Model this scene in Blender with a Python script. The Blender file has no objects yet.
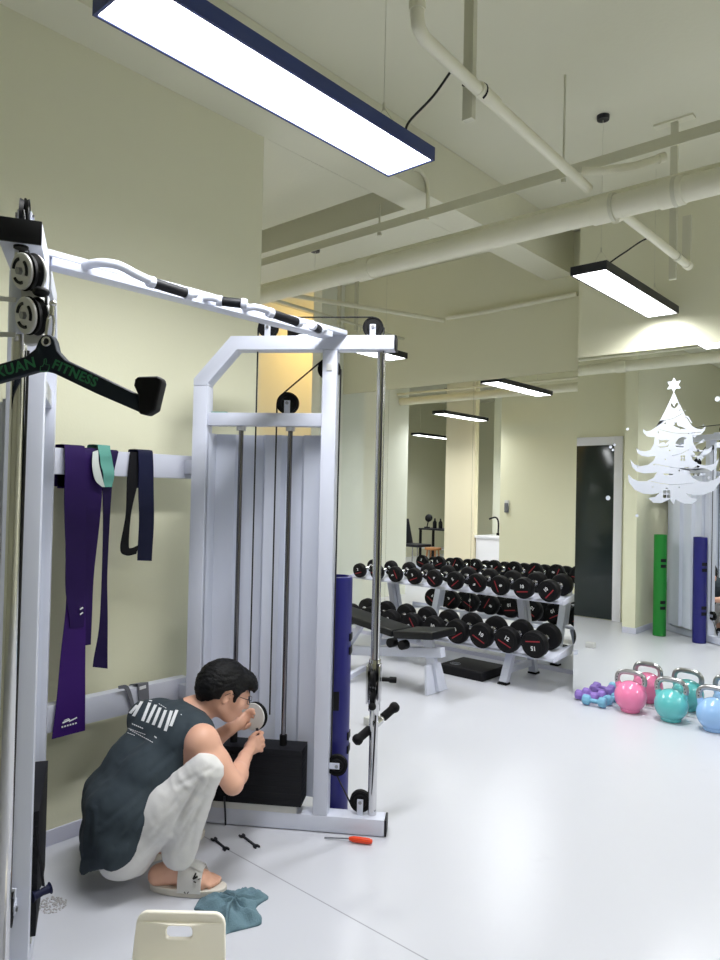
import bpy, bmesh, math, random
import numpy as np
from mathutils import Vector, Matrix, noise
from mathutils.bvhtree import BVHTree
random.seed(7)
SC = bpy.context.scene
COL = SC.collection
PI = math.pi

# ------------------------------------------------------------------ camera
CAM_H = 1.45
FPX, YAW, PITCH, ROLL = 715.04, 0.7229, 0.0173, 0.0216
def cam_axes():
    f = Vector((-math.sin(YAW)*math.cos(PITCH), math.cos(YAW)*math.cos(PITCH), math.sin(PITCH)))
    r = Vector((math.cos(YAW), math.sin(YAW), 0)); u = r.cross(f)
    c, s = math.cos(ROLL), math.sin(ROLL)
    return c*r + s*u, -s*r + c*u, f
CR, CU, CF = cam_axes()
CO = Vector((0, 0, CAM_H))
def at(x, y, d):            # the point of the room d metres deep along the ray through a pixel of the 720x960 frame
    return CO + d*(CF + CR*((x-360)/FPX) + CU*((480-y)/FPX))
def on(x, y, ax, v):        # the same, on a plane of constant X, Y or Z
    r = CF + CR*((x-360)/FPX) + CU*((480-y)/FPX)
    return CO + r*((v-CO[ax])/r[ax])
cd = bpy.data.cameras.new('camera'); co = bpy.data.objects.new('camera', cd); COL.objects.link(co)
cd.sensor_fit = 'VERTICAL'; cd.sensor_height = 36.0; cd.lens = FPX/960*36.0; cd.clip_start = 0.05
M = Matrix((CR, CU, -CF)).transposed().to_4x4(); M.translation = CO
co.matrix_world = M
SC.camera = co

# ------------------------------------------------------------------ materials
def lin(c):
    r = []
    for v in c:
        v /= 255.0
        r.append(v/12.92 if v <= 0.04045 else ((v+0.055)/1.055)**2.4)
    return tuple(r) + (1.0,)
def mat(name, rgb, rough=0.5, metal=0.0, var=0.04, scale=6.0, bump=0.0, bscale=60.0, coat=0.0, spec=0.5):
    m = bpy.data.materials.new(name); m.use_nodes = True
    nt = m.node_tree; b = nt.nodes['Principled BSDF']
    b.inputs['Roughness'].default_value = rough; b.inputs['Metallic'].default_value = metal
    b.inputs['Coat Weight'].default_value = coat; b.inputs['Specular IOR Level'].default_value = spec
    tc = nt.nodes.new('ShaderNodeTexCoord')
    nz = nt.nodes.new('ShaderNodeTexNoise'); nz.inputs['Scale'].default_value = scale; nz.inputs['Detail'].default_value = 4
    nt.links.new(tc.outputs['Object'], nz.inputs['Vector'])
    mx = nt.nodes.new('ShaderNodeMix'); mx.data_type = 'RGBA'
    c = lin(rgb)
    mx.inputs[6].default_value = tuple(x*(1-var) for x in c[:3]) + (1,)
    mx.inputs[7].default_value = tuple(min(1, x*(1+var)) for x in c[:3]) + (1,)
    nt.links.new(nz.outputs['Fac'], mx.inputs[0]); nt.links.new(mx.outputs[2], b.inputs['Base Color'])
    if bump > 0:
        n2 = nt.nodes.new('ShaderNodeTexNoise'); n2.inputs['Scale'].default_value = bscale; n2.inputs['Detail'].default_value = 3
        nt.links.new(tc.outputs['Object'], n2.inputs['Vector'])
        bp = nt.nodes.new('ShaderNodeBump'); bp.inputs['Strength'].default_value = bump; bp.inputs['Distance'].default_value = 0.01
        nt.links.new(n2.outputs['Fac'], bp.inputs['Height']); nt.links.new(bp.outputs['Normal'], b.inputs['Normal'])
    return m
def emit(name, rgb, s):
    m = bpy.data.materials.new(name); m.use_nodes = True
    nt = m.node_tree; nt.nodes.remove(nt.nodes['Principled BSDF'])
    e = nt.nodes.new('ShaderNodeEmission'); e.inputs['Color'].default_value = lin(rgb); e.inputs['Strength'].default_value = s
    nt.links.new(e.outputs[0], nt.nodes['Material Output'].inputs[0])
    return m
def floor_mat():
    m = mat('floor_vinyl', (197, 199, 207), 0.30, var=0.03, scale=1.2)
    nt = m.node_tree; b = nt.nodes['Principled BSDF']
    tc = nt.nodes.new('ShaderNodeTexCoord'); sx = nt.nodes.new('ShaderNodeSeparateXYZ'); nt.links.new(tc.outputs['Object'], sx.inputs[0])
    a = nt.nodes.new('ShaderNodeMath'); a.operation = 'SUBTRACT'; a.inputs[1].default_value = 1.848
    nt.links.new(sx.outputs['Y'], a.inputs[0])
    ab = nt.nodes.new('ShaderNodeMath'); ab.operation = 'ABSOLUTE'; nt.links.new(a.outputs[0], ab.inputs[0])
    lt = nt.nodes.new('ShaderNodeMath'); lt.operation = 'LESS_THAN'; lt.inputs[1].default_value = 0.0026; nt.links.new(ab.outputs[0], lt.inputs[0])
    src = b.inputs['Base Color'].links[0].from_socket
    # faint scuffs
    nz = nt.nodes.new('ShaderNodeTexNoise'); nz.inputs['Scale'].default_value = 3.2; nz.inputs['Detail'].default_value = 8; nz.inputs['Roughness'].default_value = .7
    nt.links.new(tc.outputs['Object'], nz.inputs['Vector'])
    rp = nt.nodes.new('ShaderNodeMapRange'); rp.inputs[1].default_value = .62; rp.inputs[2].default_value = .8; rp.inputs[4].default_value = .35
    nt.links.new(nz.outputs['Fac'], rp.inputs[0])
    m1 = nt.nodes.new('ShaderNodeMix'); m1.data_type = 'RGBA'; m1.inputs[7].default_value = lin((178, 179, 187))
    nt.links.new(rp.outputs[0], m1.inputs[0]); nt.links.new(src, m1.inputs[6])
    m2 = nt.nodes.new('ShaderNodeMix'); m2.data_type = 'RGBA'; m2.inputs[7].default_value = lin((150, 152, 162))
    nt.links.new(lt.outputs[0], m2.inputs[0]); nt.links.new(m1.outputs[2], m2.inputs[6]); nt.links.new(m2.outputs[2], b.inputs['Base Color'])
    return m
def mirror_mat():
    m = bpy.data.materials.new('mirror_silver'); m.use_nodes = True
    b = m.node_tree.nodes['Principled BSDF']
    b.inputs['Base Color'].default_value = (0.92, 0.94, 0.92, 1); b.inputs['Metallic'].default_value = 1; b.inputs['Roughness'].default_value = 0.0
    return m
MT = dict(
    floor=floor_mat(), mirror=mirror_mat(),
    wall=mat('wall_paint_cream', (223, 222, 196), 0.8, var=.02, scale=1.5, bump=.05, bscale=90),
    wall2=mat('wall_paint_pale', (228, 231, 220), 0.8, var=.02, scale=1.5, bump=.05, bscale=90),
    peach=mat('wall_paint_peach', (228, 219, 192), 0.8, var=.02, scale=1.5),
    ceil=mat('ceiling_paint', (220, 219, 198), 0.85, var=.03, scale=2, bump=.08, bscale=50),
    pipe=mat('pipe_paint', (226, 224, 202), 0.55, var=.05, scale=8),
    strut=mat('strut_paint', (206, 205, 184), 0.55, var=.05, scale=8),
    base=mat('baseboard_paint', (200, 201, 218), 0.5, var=.03),
    trim=mat('trim_white', (232, 232, 240), 0.4, var=.02),
    doorglass=mat('door_dark_glass', (34, 43, 43), 0.12, var=.15, scale=2),
    steelw=mat('powder_coat_white', (204, 208, 223), 0.32, var=.015, scale=4),
    rail=mat('powder_coat_rail', (192, 195, 209), 0.35, var=.015, scale=4),
    shroud=mat('shroud_sheet', (206, 211, 226), 0.45, var=.03, scale=3),
    chrome=mat('chrome', (205, 205, 208), 0.12, metal=1.0, var=.03),
    dchrome=mat('guide_rod_steel', (120, 118, 124), 0.22, metal=1.0, var=.04),
    black=mat('black_plastic', (10, 11, 18), 0.55, var=.1, spec=.3),
    rubber=mat('black_rubber', (7, 7, 10), 0.6, var=.15, scale=20, spec=.22),
    stack=mat('stack_black', (7, 8, 16), 0.6, var=.1, spec=.3),
    housing=mat('lamp_housing_navy', (36, 54, 112), 0.4, var=.05),
    housing2=mat('lamp_housing_black', (26, 28, 38), 0.4, var=.05),
    lamp=emit('lamp_diffuser_glow', (250, 251, 255), 5.0),
    warm=emit('warm_lamp_glow', (255, 205, 110), 40.0),
    cable=mat('cable_black', (14, 14, 16), 0.5, var=.1),
    grey=mat('grey_plate', (206, 206, 204), 0.35, var=.04),
    latbar=mat('lat_bar_navy', (13, 25, 37), 0.55, spec=.3, var=.08, bump=.05, bscale=200),
    green=mat('print_green', (34, 112, 72), 0.6, var=.03),
    purple=mat('band_purple', (50, 16, 96), 0.6, spec=.25, var=.12, scale=9),
    purple2=mat('band_plum', (36, 13, 74), 0.6, spec=.2, var=.12, scale=9),
    purple3=mat('band_dark_violet', (27, 13, 60), 0.6, spec=.2, var=.12, scale=9),
    mint=mat('band_mint', (88, 152, 140), 0.5, var=.08, scale=9),
    mint2=mat('band_pale_lining', (196, 202, 198), 0.5, var=.05, scale=9),
    navy=mat('band_navy', (16, 20, 52), 0.6, spec=.25, var=.1, scale=9),
    bblack=mat('band_black', (12, 12, 18), 0.6, spec=.2, var=.1, scale=9),
    strap=mat('strap_grey', (104, 106, 114), 0.7, var=.1, scale=20),
    printw=mat('print_white', (226, 228, 230), 0.6, var=.02),
    red=mat('print_red', (150, 18, 34), 0.5, var=.05),
    blueT=mat('tube_blue', (20, 20, 106), 0.42, var=.08, scale=5),
    greenT=mat('tube_green', (10, 122, 36), 0.42, var=.08, scale=5),
    skin=mat('skin', (216, 166, 142), 0.5, var=.06, scale=14),
    hair=mat('hair_black', (6, 6, 8), 0.6, var=.3, scale=60, bump=.3, bscale=240, spec=.25),
    shirt=mat('shirt_charcoal', (47, 58, 66), 0.9, var=.08, scale=12, bump=.12, bscale=22),
    pants=mat('pants_stone', (214, 213, 212), 0.9, var=.04, scale=12, bump=.15, bscale=26),
    slip=mat('slipper_white', (242, 242, 240), 0.55, var=.04),
    sole=mat('slipper_sole', (206, 200, 190), 0.6, var=.04),
    towel=mat('towel_teal', (100, 128, 140), 0.95, var=.12, scale=25, bump=.5, bscale=240),
    stool=mat('chair_cream', (252, 247, 234), 0.38, var=.02),
    orange=mat('handle_orange', (222, 66, 26), 0.4, var=.05),
    tool=mat('tool_steel_dark', (48, 50, 58), 0.35, metal=.8, var=.1),
    steel=mat('tool_steel', (150, 152, 158), 0.3, metal=1, var=.05),
    pink=mat('kettle_pink', (236, 128, 172), 0.22, var=.03, coat=.3),
    teal=mat('kettle_teal', (96, 188, 190), 0.22, var=.03, coat=.3),
    sky=mat('kettle_blue', (150, 190, 236), 0.22, var=.03, coat=.3),
    nickel=mat('kettle_handle_steel', (172, 172, 174), 0.3, metal=1, var=.05),
    lilac=mat('neoprene_lilac', (140, 112, 190), 0.6, var=.06),
    aqua=mat('neoprene_blue', (116, 174, 204), 0.6, var=.06),
    decal=mat('decal_white', (192, 197, 208), 0.6, var=.01),
    decalg=mat('decal_grey', (176, 180, 186), 0.6, var=.05),
    step=mat('step_foam_black', (11, 11, 15), 0.6, spec=.25, var=.1),
    vinylpad=mat('bench_vinyl', (13, 16, 19), 0.42, spec=.3, var=.1),
    debris=mat('debris_grey', (172, 170, 170), 0.9, var=.3, scale=60),
    wood=mat('stool_wood', (176, 120, 70), 0.5, var=.1),
)

# ------------------------------------------------------------------ mesh helpers
class MB:
    def __init__(self): self.bm = bmesh.new()
    def hull8(self, c):                       # 8 corners: bottom ring then top ring
        v = [self.bm.verts.new(p) for p in c]
        for f in ((3,2,1,0),(4,5,6,7),(0,1,5,4),(1,2,6,5),(2,3,7,6),(3,0,4,7)): self.bm.faces.new([v[i] for i in f])
    def box(self, x0, x1, y0, y1, z0, z1):
        self.hull8([(x0,y0,z0),(x1,y0,z0),(x1,y1,z0),(x0,y1,z0),(x0,y0,z1),(x1,y0,z1),(x1,y1,z1),(x0,y1,z1)])
        return self
    def obox(self, p, q, w, h, up=(0,0,1), ext=0.0):      # bar from p to q, w wide, h high
        p, q = Vector(p), Vector(q); d = (q-p).normalized(); p = p-d*ext; q = q+d*ext
        s = d.cross(Vector(up)); s = s.normalized() if s.length > 1e-5 else Vector((1,0,0)); u = s.cross(d)
        s *= w/2; u *= h/2
        self.hull8([p-s-u, p+s-u, q+s-u, q-s-u, p-s+u, p+s+u, q+s+u, q-s+u]); return self
    def cyl(self, p, q, r, r2=None, seg=20):
        p, q = Vector(p), Vector(q); r2 = r if r2 is None else r2
        d = (q-p).normalized(); a = d.orthogonal().normalized(); b = d.cross(a)
        A = [self.bm.verts.new(p + r*(math.cos(2*PI*i/seg)*a + math.sin(2*PI*i/seg)*b)) for i in range(seg)]
        B = [self.bm.verts.new(q + r2*(math.cos(2*PI*i/seg)*a + math.sin(2*PI*i/seg)*b)) for i in range(seg)]
        for i in range(seg):
            j = (i+1) % seg; self.bm.faces.new((A[i], A[j], B[j], B[i]))
        self.bm.faces.new(A[::-1]); self.bm.faces.new(B); return self
    def lathe(self, prof, p, axis=(0,0,1), seg=28, closed=False):   # prof: (radius, height) along axis from p
        p = Vector(p); d = Vector(axis).normalized(); a = d.orthogonal().normalized(); b = d.cross(a)
        rings = []
        for r, h in prof:
            if r < 1e-6: rings.append([self.bm.verts.new(p+d*h)])
            else: rings.append([self.bm.verts.new(p+d*h + r*(math.cos(2*PI*i/seg)*a+math.sin(2*PI*i/seg)*b)) for i in range(seg)])
        n = len(rings)
        for k in range(n if closed else n-1):
            A, B = rings[k], rings[(k+1) % n]
            for i in range(seg):
                j = (i+1) % seg
                if len(A) == 1 and len(B) == 1: continue
                if len(A) == 1: self.bm.faces.new((A[0], B[j], B[i]))
                elif len(B) == 1: self.bm.faces.new((A[i], A[j], B[0]))
                else: self.bm.faces.new((A[i], A[j], B[j], B[i]))
        return self
    def tube(self, pts, r, seg=10, closed=False):
        pts = [Vector(p) for p in pts]; n = len(pts); rs = r if isinstance(r, (list, tuple)) else [r]*n
        rings = []; a = None
        for i, p in enumerate(pts):
            t = (pts[(i+1) % n if closed else min(i+1, n-1)] - pts[(i-1) if closed else max(i-1, 0)]).normalized()
            a = t.orthogonal().normalized() if a is None else (a - t*a.dot(t)).normalized()
            b = t.cross(a)
            rings.append([self.bm.verts.new(p + rs[i]*(math.cos(2*PI*k/seg)*a + math.sin(2*PI*k/seg)*b)) for k in range(seg)])
        for i in range(n if closed else n-1):
            A, B = rings[i], rings[(i+1) % n]
            for k in range(seg):
                j = (k+1) % seg; self.bm.faces.new((A[k], A[j], B[j], B[k]))
        if not closed:
            self.bm.faces.new(rings[0][::-1]); self.bm.faces.new(rings[-1])
        return self
    def prism(self, poly, off):               # poly: 3D ring; extruded by the vector off
        off = Vector(off); A = [self.bm.verts.new(Vector(p)) for p in poly]; B = [self.bm.verts.new(Vector(p)+off) for p in poly]
        n = len(A); self.bm.faces.new(A[::-1]); self.bm.faces.new(B)
        for i in range(n): self.bm.faces.new((A[i], A[(i+1) % n], B[(i+1) % n], B[i]))
        return self
    def strip(self, La, Lb, off):             # two edges of a ribbon; thickness off
        off = Vector(off); n = len(La)
        A = [self.bm.verts.new(Vector(p)) for p in La]; B = [self.bm.verts.new(Vector(p)) for p in Lb]
        C = [self.bm.verts.new(Vector(p)+off) for p in La]; D = [self.bm.verts.new(Vector(p)+off) for p in Lb]
        for i in range(n-1):
            self.bm.faces.new((A[i], A[i+1], B[i+1], B[i])); self.bm.faces.new((C[i], D[i], D[i+1], C[i+1]))
            self.bm.faces.new((A[i], C[i], C[i+1], A[i+1])); self.bm.faces.new((B[i], B[i+1], D[i+1], D[i]))
        self.bm.faces.new((A[0], B[0], D[0], C[0])); self.bm.faces.new((A[-1], C[-1], D[-1], B[-1])); return self
    def ball(self, c, r, sub=2, sc=(1,1,1)):
        m = Matrix.Translation(Vector(c)) @ Matrix.Diagonal(Vector((r*sc[0], r*sc[1], r*sc[2], 1)))
        bmesh.ops.create_icosphere(self.bm, subdivisions=sub, radius=1.0, matrix=m); return self
    def merge_mesh(self, me, mtx):
        me.transform(mtx); self.bm.from_mesh(me); return self
    def build(self, name, m, parent=None, bevel=0.0, smooth=True, seg=2, ang=32):
        bm = self.bm
        bmesh.ops.recalc_face_normals(bm, faces=bm.faces[:])
        if bevel > 0:
            es = [e for e in bm.edges if len(e.link_faces) == 2 and e.calc_face_angle(0) > math.radians(40)]
            bmesh.ops.bevel(bm, geom=es, offset=bevel, segments=seg, profile=.6, affect='EDGES', clamp_overlap=True)
        me = bpy.data.meshes.new(name)
        off = world_of(parent) if parent else None
        if off: bmesh.ops.translate(bm, vec=-off, verts=bm.verts[:])
        bm.to_mesh(me); bm.free()
        return finish(me, name, m, parent, smooth, ang)
def world_of(o):
    w = Vector((0,0,0))
    while o: w = w + o.location; o = o.parent
    return w
def finish(me, name, m, parent=None, smooth=True, ang=32):
    me.materials.append(MT[m] if isinstance(m, str) else m)
    if smooth:
        me.polygons.foreach_set('use_smooth', [True]*len(me.polygons))
        if ang < 180: me.set_sharp_from_angle(angle=math.radians(ang))
    o = bpy.data.objects.new(name, me); COL.objects.link(o)
    if parent: o.parent = parent
    return o
def tag(o, label=None, cat=None, group=None, kind=None):
    if label: o['label'] = label
    if cat: o['category'] = cat
    if group: o['group'] = group
    if kind: o['kind'] = kind
    return o
def thing(name, label, cat, loc=(0,0,0), group=None):
    o = bpy.data.objects.new(name, None); COL.objects.link(o); o.location = loc; o.empty_display_size = .1
    return tag(o, label, cat, group)
def single(name, mb, m, label, cat, loc=(0,0,0), group=None, **k):     # a thing that is one mesh, origin at loc
    bmesh.ops.translate(mb.bm, vec=-Vector(loc), verts=mb.bm.verts[:])
    o = mb.build(name, m, None, **k); o.location = loc
    return tag(o, label, cat, group)
def struct(name, mb, m, label=None, **k):
    o = mb.build(name, m, None, **k); o['kind'] = 'structure'
    if label: o['label'] = label
    return o
def dup(root, loc, label=None, group=None, rotz=None):
    r = root.copy(); COL.objects.link(r); r.location = loc
    if rotz is not None: r.rotation_euler = (0, 0, rotz)
    if label: r['label'] = label
    if group: r['group'] = group
    for ch in list(root.children):
        c = ch.copy(); COL.objects.link(c); c.parent = r
        for g in ch.children:
            d = g.copy(); COL.objects.link(d); d.parent = c
    return r
def text_mesh(s, size, depth=.0008, bold=.0, sp=1.0):
    cu = bpy.data.curves.new('t', 'FONT'); cu.body = s; cu.size = size; cu.extrude = depth; cu.offset = bold
    cu.space_character = sp; cu.align_x = 'CENTER'; cu.align_y = 'CENTER'; cu.resolution_u = 3
    o = bpy.data.objects.new('t', cu); COL.objects.link(o)
    dg = bpy.context.evaluated_depsgraph_get(); me = bpy.data.meshes.new_from_object(o.evaluated_get(dg))
    bpy.data.objects.remove(o); bpy.data.curves.remove(cu)
    return me
def frame(o, x, y):          # matrix with origin o and in-plane axes x (right) and y (up)
    x = Vector(x).normalized(); y = (Vector(y) - x*Vector(y).dot(x)).normalized(); z = x.cross(y)
    m = Matrix((x, y, z)).transposed().to_4x4(); m.translation = Vector(o); return m
def spline(pts, n=6):        # Catmull-Rom through pts
    P = [Vector(p) for p in pts]; P = [2*P[0]-P[1]] + P + [2*P[-1]-P[-2]]; out = []
    for i in range(1, len(P)-2):
        for k in range(n):
            t = k/n; a, b, c, d = P[i-1], P[i], P[i+1], P[i+2]
            out.append(.5*((2*b)+(c-a)*t+(2*a-5*b+4*c-d)*t*t+(3*b-a-3*c+d)*t**3))
    out.append(P[-2]); return out
# ------------------------------------------------------------------ the setting
XL, YE, YR, XR, YF, HM, ZB, ZS = -2.845, 2.413, 5.067, -2.32, 5.571, 2.49, 3.287, 3.65
XS = -5.18
YP = 1.80                    # the partition with the dark door stands back from the end of the left wall
struct('floor', MB().box(-10.2, 4.7, -3.7, 8.7, -.12, 0), 'floor', smooth=False)
struct('ceiling', MB().box(-10.2, 4.7, -3.7, 8.7, ZS, ZS+.12), 'ceil', smooth=False)
b = MB().box(XL, -2.6, -3.6, YF+.02, ZB, ZS-.002)
struct('trim_ceiling_beam', b, 'ceil', smooth=False)
struct('trim_ceiling_soffit', MB().box(-10.1, XL-.002, YP, 3.285, ZB, ZS-.002), 'ceil', smooth=False)
struct('trim_ceiling_crossbeam', MB().box(-10.1, XL-.002, 3.61, 4.15, ZB, ZS-.002), 'ceil', smooth=False)
struct('wall_left', MB().box(XL-.14, XL, -3.6, YE, 0, ZB-.001), 'wall', smooth=False)

def dm_(px, py): return on(px, py, 1, 2*YR-YP)
XPL = on(500, 500, 1, 2*YF-YP).x
struct('wall_partition', MB().box(XPL, XL-.141, YP-.12, YP, 0, ZS-.001), 'wall', smooth=False)
b = MB().box(XR, 4.6, YR+.022, YF+.2, 0, ZS-.001); b.box(XR, 4.6, YR, YR+.0215, HM, ZS-.001)
struct('wall_right', b, 'wall', smooth=False)
b = MB().box(XS, XR-.002, YF+.02, YF+.2, 0, ZS-.001); b.box(XS, XR-.002, YF-.004, YF+.0195, HM, ZS-.001)
struct('wall_back', b, 'wall', smooth=False)
struct('wall_stub', MB().box(XS-.12, XS-.001, 5.22, YF+.2, 0, ZS-.001), 'wall2', smooth=False)
struct('wall_passage', MB().box(-6.45, -6.33, 2*YF-on(408, 450, 0, -6.33).y, 8.5, 0, ZS-.001), 'wall2', smooth=False)
struct('wall_passage_end', MB().box(-6.33, XS, 8.3, 8.5, 0, ZS-.001), 'wall', smooth=False)
struct('wall_peach', MB().box(on(445, 500, 1, 2*YF-1.0).x, on(474, 500, 1, 2*YF-1.0).x, .88, 1.0, 0, ZS-.001), 'peach', smooth=False)
struct('wall_inner', MB().box(on(474, 500, 1, 2*YF-1.0).x, XL-.141, .28, .4, 0, ZS-.001), 'wall2', smooth=False)
struct('wall_far_left', MB().box(-10.2, -10.0, -3.6, 8.6, 0, ZS-.001), 'wall', smooth=False)
struct('wall_rear', MB().box(-10.0, 4.6, -3.7, -3.5, 0, ZS-.001), 'wall', smooth=False)
struct('wall_far_right', MB().box(4.6, 4.75, -3.5, YR, 0, ZS-.001), 'wall', smooth=False)
b = MB().box(XL, XL+.012, -3.5, YE, 0, .062); struct('baseboard_left', b, 'base', bevel=.003)
b = MB().box(XS, XR-.003, YF-.006, YF+.019, 0, .034); struct('baseboard_back', b, 'base', smooth=False)
b = MB().box(XL-.14, XL+.012, YE, YE+.012, 0, .062); struct('baseboard_partition', b, 'base', bevel=.003)
# mirrors: four sheets on the wall behind the rack, big ones on the nearer wall
edges = [XS, -4.55, -3.55, XR-.006]
for i, lab in enumerate(['narrow mirror panel behind the chrome pole, at the left end of the row',
                         'mirror panel behind the left half of the dumbbell rack, reflecting a desk and chair',
                         'mirror panel behind the right half of the dumbbell rack']):
    o = single('wall_mirror', MB().box(edges[i]+.0012, edges[i+1]-.0012, YF, YF+.018, .036, HM-.002), 'mirror', lab, 'mirror', ((edges[i]+edges[i+1])/2, YF+.009, .036), 'mirror panels behind the dumbbell rack', smooth=False)
single('wall_mirror', MB().box(XR+.001, 1.9, YR, YR+.02, .004, HM-.002), 'mirror', 'large mirror on the nearer wall at the right, carrying the white Christmas tree sticker', 'mirror', (-.2, YR+.01, .004), smooth=False)
# dark glass door in the partition, seen in the right mirror
XR_ = dm_(614, 530).x; XL_ = XR_-.80; ZT = dm_(612, 445).z; FW = .10
d = thing('door_1', 'dark glass door in a white frame, seen in the right mirror', 'door', ((XL_+XR_)/2, YP, 0)); d['kind'] = 'structure'
b = MB(); b.box(XL_-FW, XL_, YP, YP+.03, 0, ZT+FW); b.box(XR_, XR_+FW, YP, YP+.03, 0, ZT+FW); b.box(XL_, XR_, YP, YP+.03, ZT, ZT+FW)
b.build('door_frame', 'trim', d, bevel=.004)
MB().box(XL_+.002, XR_-.002, YP+.002, YP+.016, .01, ZT-.002).build('door_leaf', 'doorglass', d, bevel=.002)
b = MB().cyl((XL_+.08, YP+.05, .95), (XL_+.08, YP+.05, 1.25), .011); b.cyl((XL_+.08, YP+.016, .99), (XL_+.08, YP+.05, .99), .007); b.cyl((XL_+.08, YP+.016, 1.21), (XL_+.08, YP+.05, 1.21), .007)
b.build('door_handle', 'chrome', d)

# ------------------------------------------------------------------ lamps
LAMP_W, LAMP_SPREAD = 13.0, 150
def lamp(name, label, x0, x1, y0, y1, z, house='housing2', canopy_z=ZS, wires=True, cords=None, group='linear pendant lamps'):
    cx, cy = (x0+x1)/2, (y0+y1)/2
    t = thing('pendant_lamp', label, 'lamp', (cx, cy, z), group)
    b = MB(); w = .009
    b.box(x0, x0+w, y0, y1, z, z+.05); b.box(x1-w, x1, y0, y1, z, z+.05)
    b.box(x0+w, x1-w, y0, y0+w, z, z+.05); b.box(x0+w, x1-w, y1-w, y1, z, z+.05); b.box(x0+w, x1-w, y0+w, y1-w, z+.032, z+.05)
    b.build('lamp_housing', house, t, smooth=False)
    MB().box(x0+w+.001, x1-w-.001, y0+w+.001, y1-w-.001, z+.003, z+.012).build('diffuser', 'lamp', t, smooth=False)
    ld = bpy.data.lights.new('lamp_light', 'AREA'); ld.shape = 'RECTANGLE'; ld.size = x1-x0-.03; ld.size_y = y1-y0-.03; ld.energy = LAMP_W; ld.spread = math.radians(LAMP_SPREAD); ld.color = (.975, .985, 1.0)
    lo_ = bpy.data.objects.new('lamp_light', ld); COL.objects.link(lo_); lo_.parent = t; lo_.location = (0, 0, .0015)
    if wires:
        for yy in (y0+.17, y1-.17):
            b = MB(); top = (cx, yy, z+.17)
            b.tube([(x0+.03, yy, z+.05), top], .0012, 6); b.tube([(x1-.03, yy, z+.05), top], .0012, 6)
            b.tube([top, (cx, yy, canopy_z)], .0014, 6); b.cyl((cx, yy, z+.16), (cx, yy, z+.185), .005, seg=8)
            b.build('suspension_wire', 'strut', t)
        MB().cyl((cx, y0+.17, canopy_z-.025), (cx, y0+.17, canopy_z), .034, .036).build('ceiling_canopy', 'housing2', t)
    for pts in cords or []:
        MB().tube(spline(pts, 6), .0045, 8).build('power_cord', 'cable', t)
    return t
lamp('l', 'long navy pendant lamp glowing over the cable machine, nearest and largest', -1.795, -1.57, .92, 2.165, 2.70, 'housing',
     cords=[[(-1.60, 2.02, 2.75), (-1.59, 2.03, 2.80), (-1.50, 2.05, 2.87), (-1.42, 2.06, 2.95)]])
lamp('l', 'black pendant lamp hanging below the branch pipe, in front of the right mirror wall', -1.79, -1.58, 3.79, 5.0, 2.70,
     cords=[[(-1.60, 3.86, 2.75), (-1.52, 3.88, 2.80), (-1.38, 3.90, 2.86), (-1.27, 3.93, 2.77)]])
lamp('l', 'pendant lamp above the dumbbell rack, half hidden behind the top of the cable machine', -3.95, -3.74, 3.62, 4.82, 2.60, canopy_z=ZB)
lamp('l', 'pendant lamp in the back room, the middle one reflected in the rack mirror', -6.05, -5.84, 1.54, 2.74, 2.60)
lamp('l', 'farthest pendant lamp over the desk, smallest one reflected in the rack mirror', -8.6, -8.4, -1.3, -.1, 2.60)
lamp('l', 'unseen pendant lamp in the far right row, added to brighten the ceiling', 3.1, 3.31, 3.80, 5.02, 2.70, wires=False)  # added out of frame to lift the brightness of the ceiling
for k, y in enumerate((.92, 3.80)): lamp('l', ('pendant lamp to the right of the photographer, unseen, added to light the floor', 'pendant lamp far right before the mirror wall, unseen, added to light the floor')[k], 1.15, 1.36, y, y+1.22, 2.70, wires=False)  # unseen pair, added so that the floor at the right is lit
lamp('l', 'unseen pendant lamp added behind the passage wall to brighten the back room', -7.95, -7.75, 1.2, 2.4, 2.60, wires=False)  # unseen fill lamp, added to brighten the mirrored back room
lamp('l', 'unseen pendant lamp added behind the dark door to brighten the inner wall', -4.6, -4.4, .5, 1.6, 2.60, wires=False)  # unseen fill lamp, added for the inner wall seen in the mirror
t = thing('ceiling_lamp', 'warm lamp in the passage behind the mirrored wall, out of the picture', 'lamp', (-5.6, 6.15, ZS))
MB().cyl((-5.6, 6.15, ZS-.05), (-5.6, 6.15, ZS), .16, .17).build('lamp_base', 'trim', t)
MB().lathe([(0, -.07), (.10, -.05), (.15, 0)], (-5.6, 6.15, ZS-.055)).build('diffuser', 'warm', t)

# ------------------------------------------------------------------ pipes under the ceiling
def hx(x, y, Y): return on(x, y, 1, Y).x
t = thing('drain_pipe', 'thick cream pipe running across under the ceiling from the left wall end to the right', 'pipe', (-1.5, 3.13, 2.755))
MB().cyl((-6.32, 3.13, 2.755), (4.55, 3.13, 2.755), .054, seg=24).build('pipe', 'pipe', t)
for px in (367, 604, 672):
    x = hx(px, 215, 3.13); MB().cyl((x-.05, 3.13, 2.755), (x+.05, 3.13, 2.755), .061, seg=24).build('sleeve', 'pipe', t, bevel=.004)
for px in (614, 676):
    x = hx(px, 215, 3.13); MB().cyl((x-.008, 3.13, 2.755), (x+.008, 3.13, 2.755), .064, seg=24).build('clamp', 'strut', t)
b = MB().cyl((-6.32, 3.21, 2.85), (4.55, 3.21, 2.85), .016, seg=12)
single('conduit_pipe', b, 'pipe', 'thin cream conduit lying just above the thick pipe', 'pipe', (-1.5, 3.21, 2.85))
t = thing('ceiling_strut', 'flat cream steel channel slung on thin rods above the thick pipe', 'strut', (-1.7, 3.44, 3.12))
b = MB().box(-6.32, 4.55, 3.425, 3.43, 3.10, 3.155); b.box(-6.32, 4.55, 3.43, 3.47, 3.15, 3.155); b.build('channel', 'strut', t, smooth=False)
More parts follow.
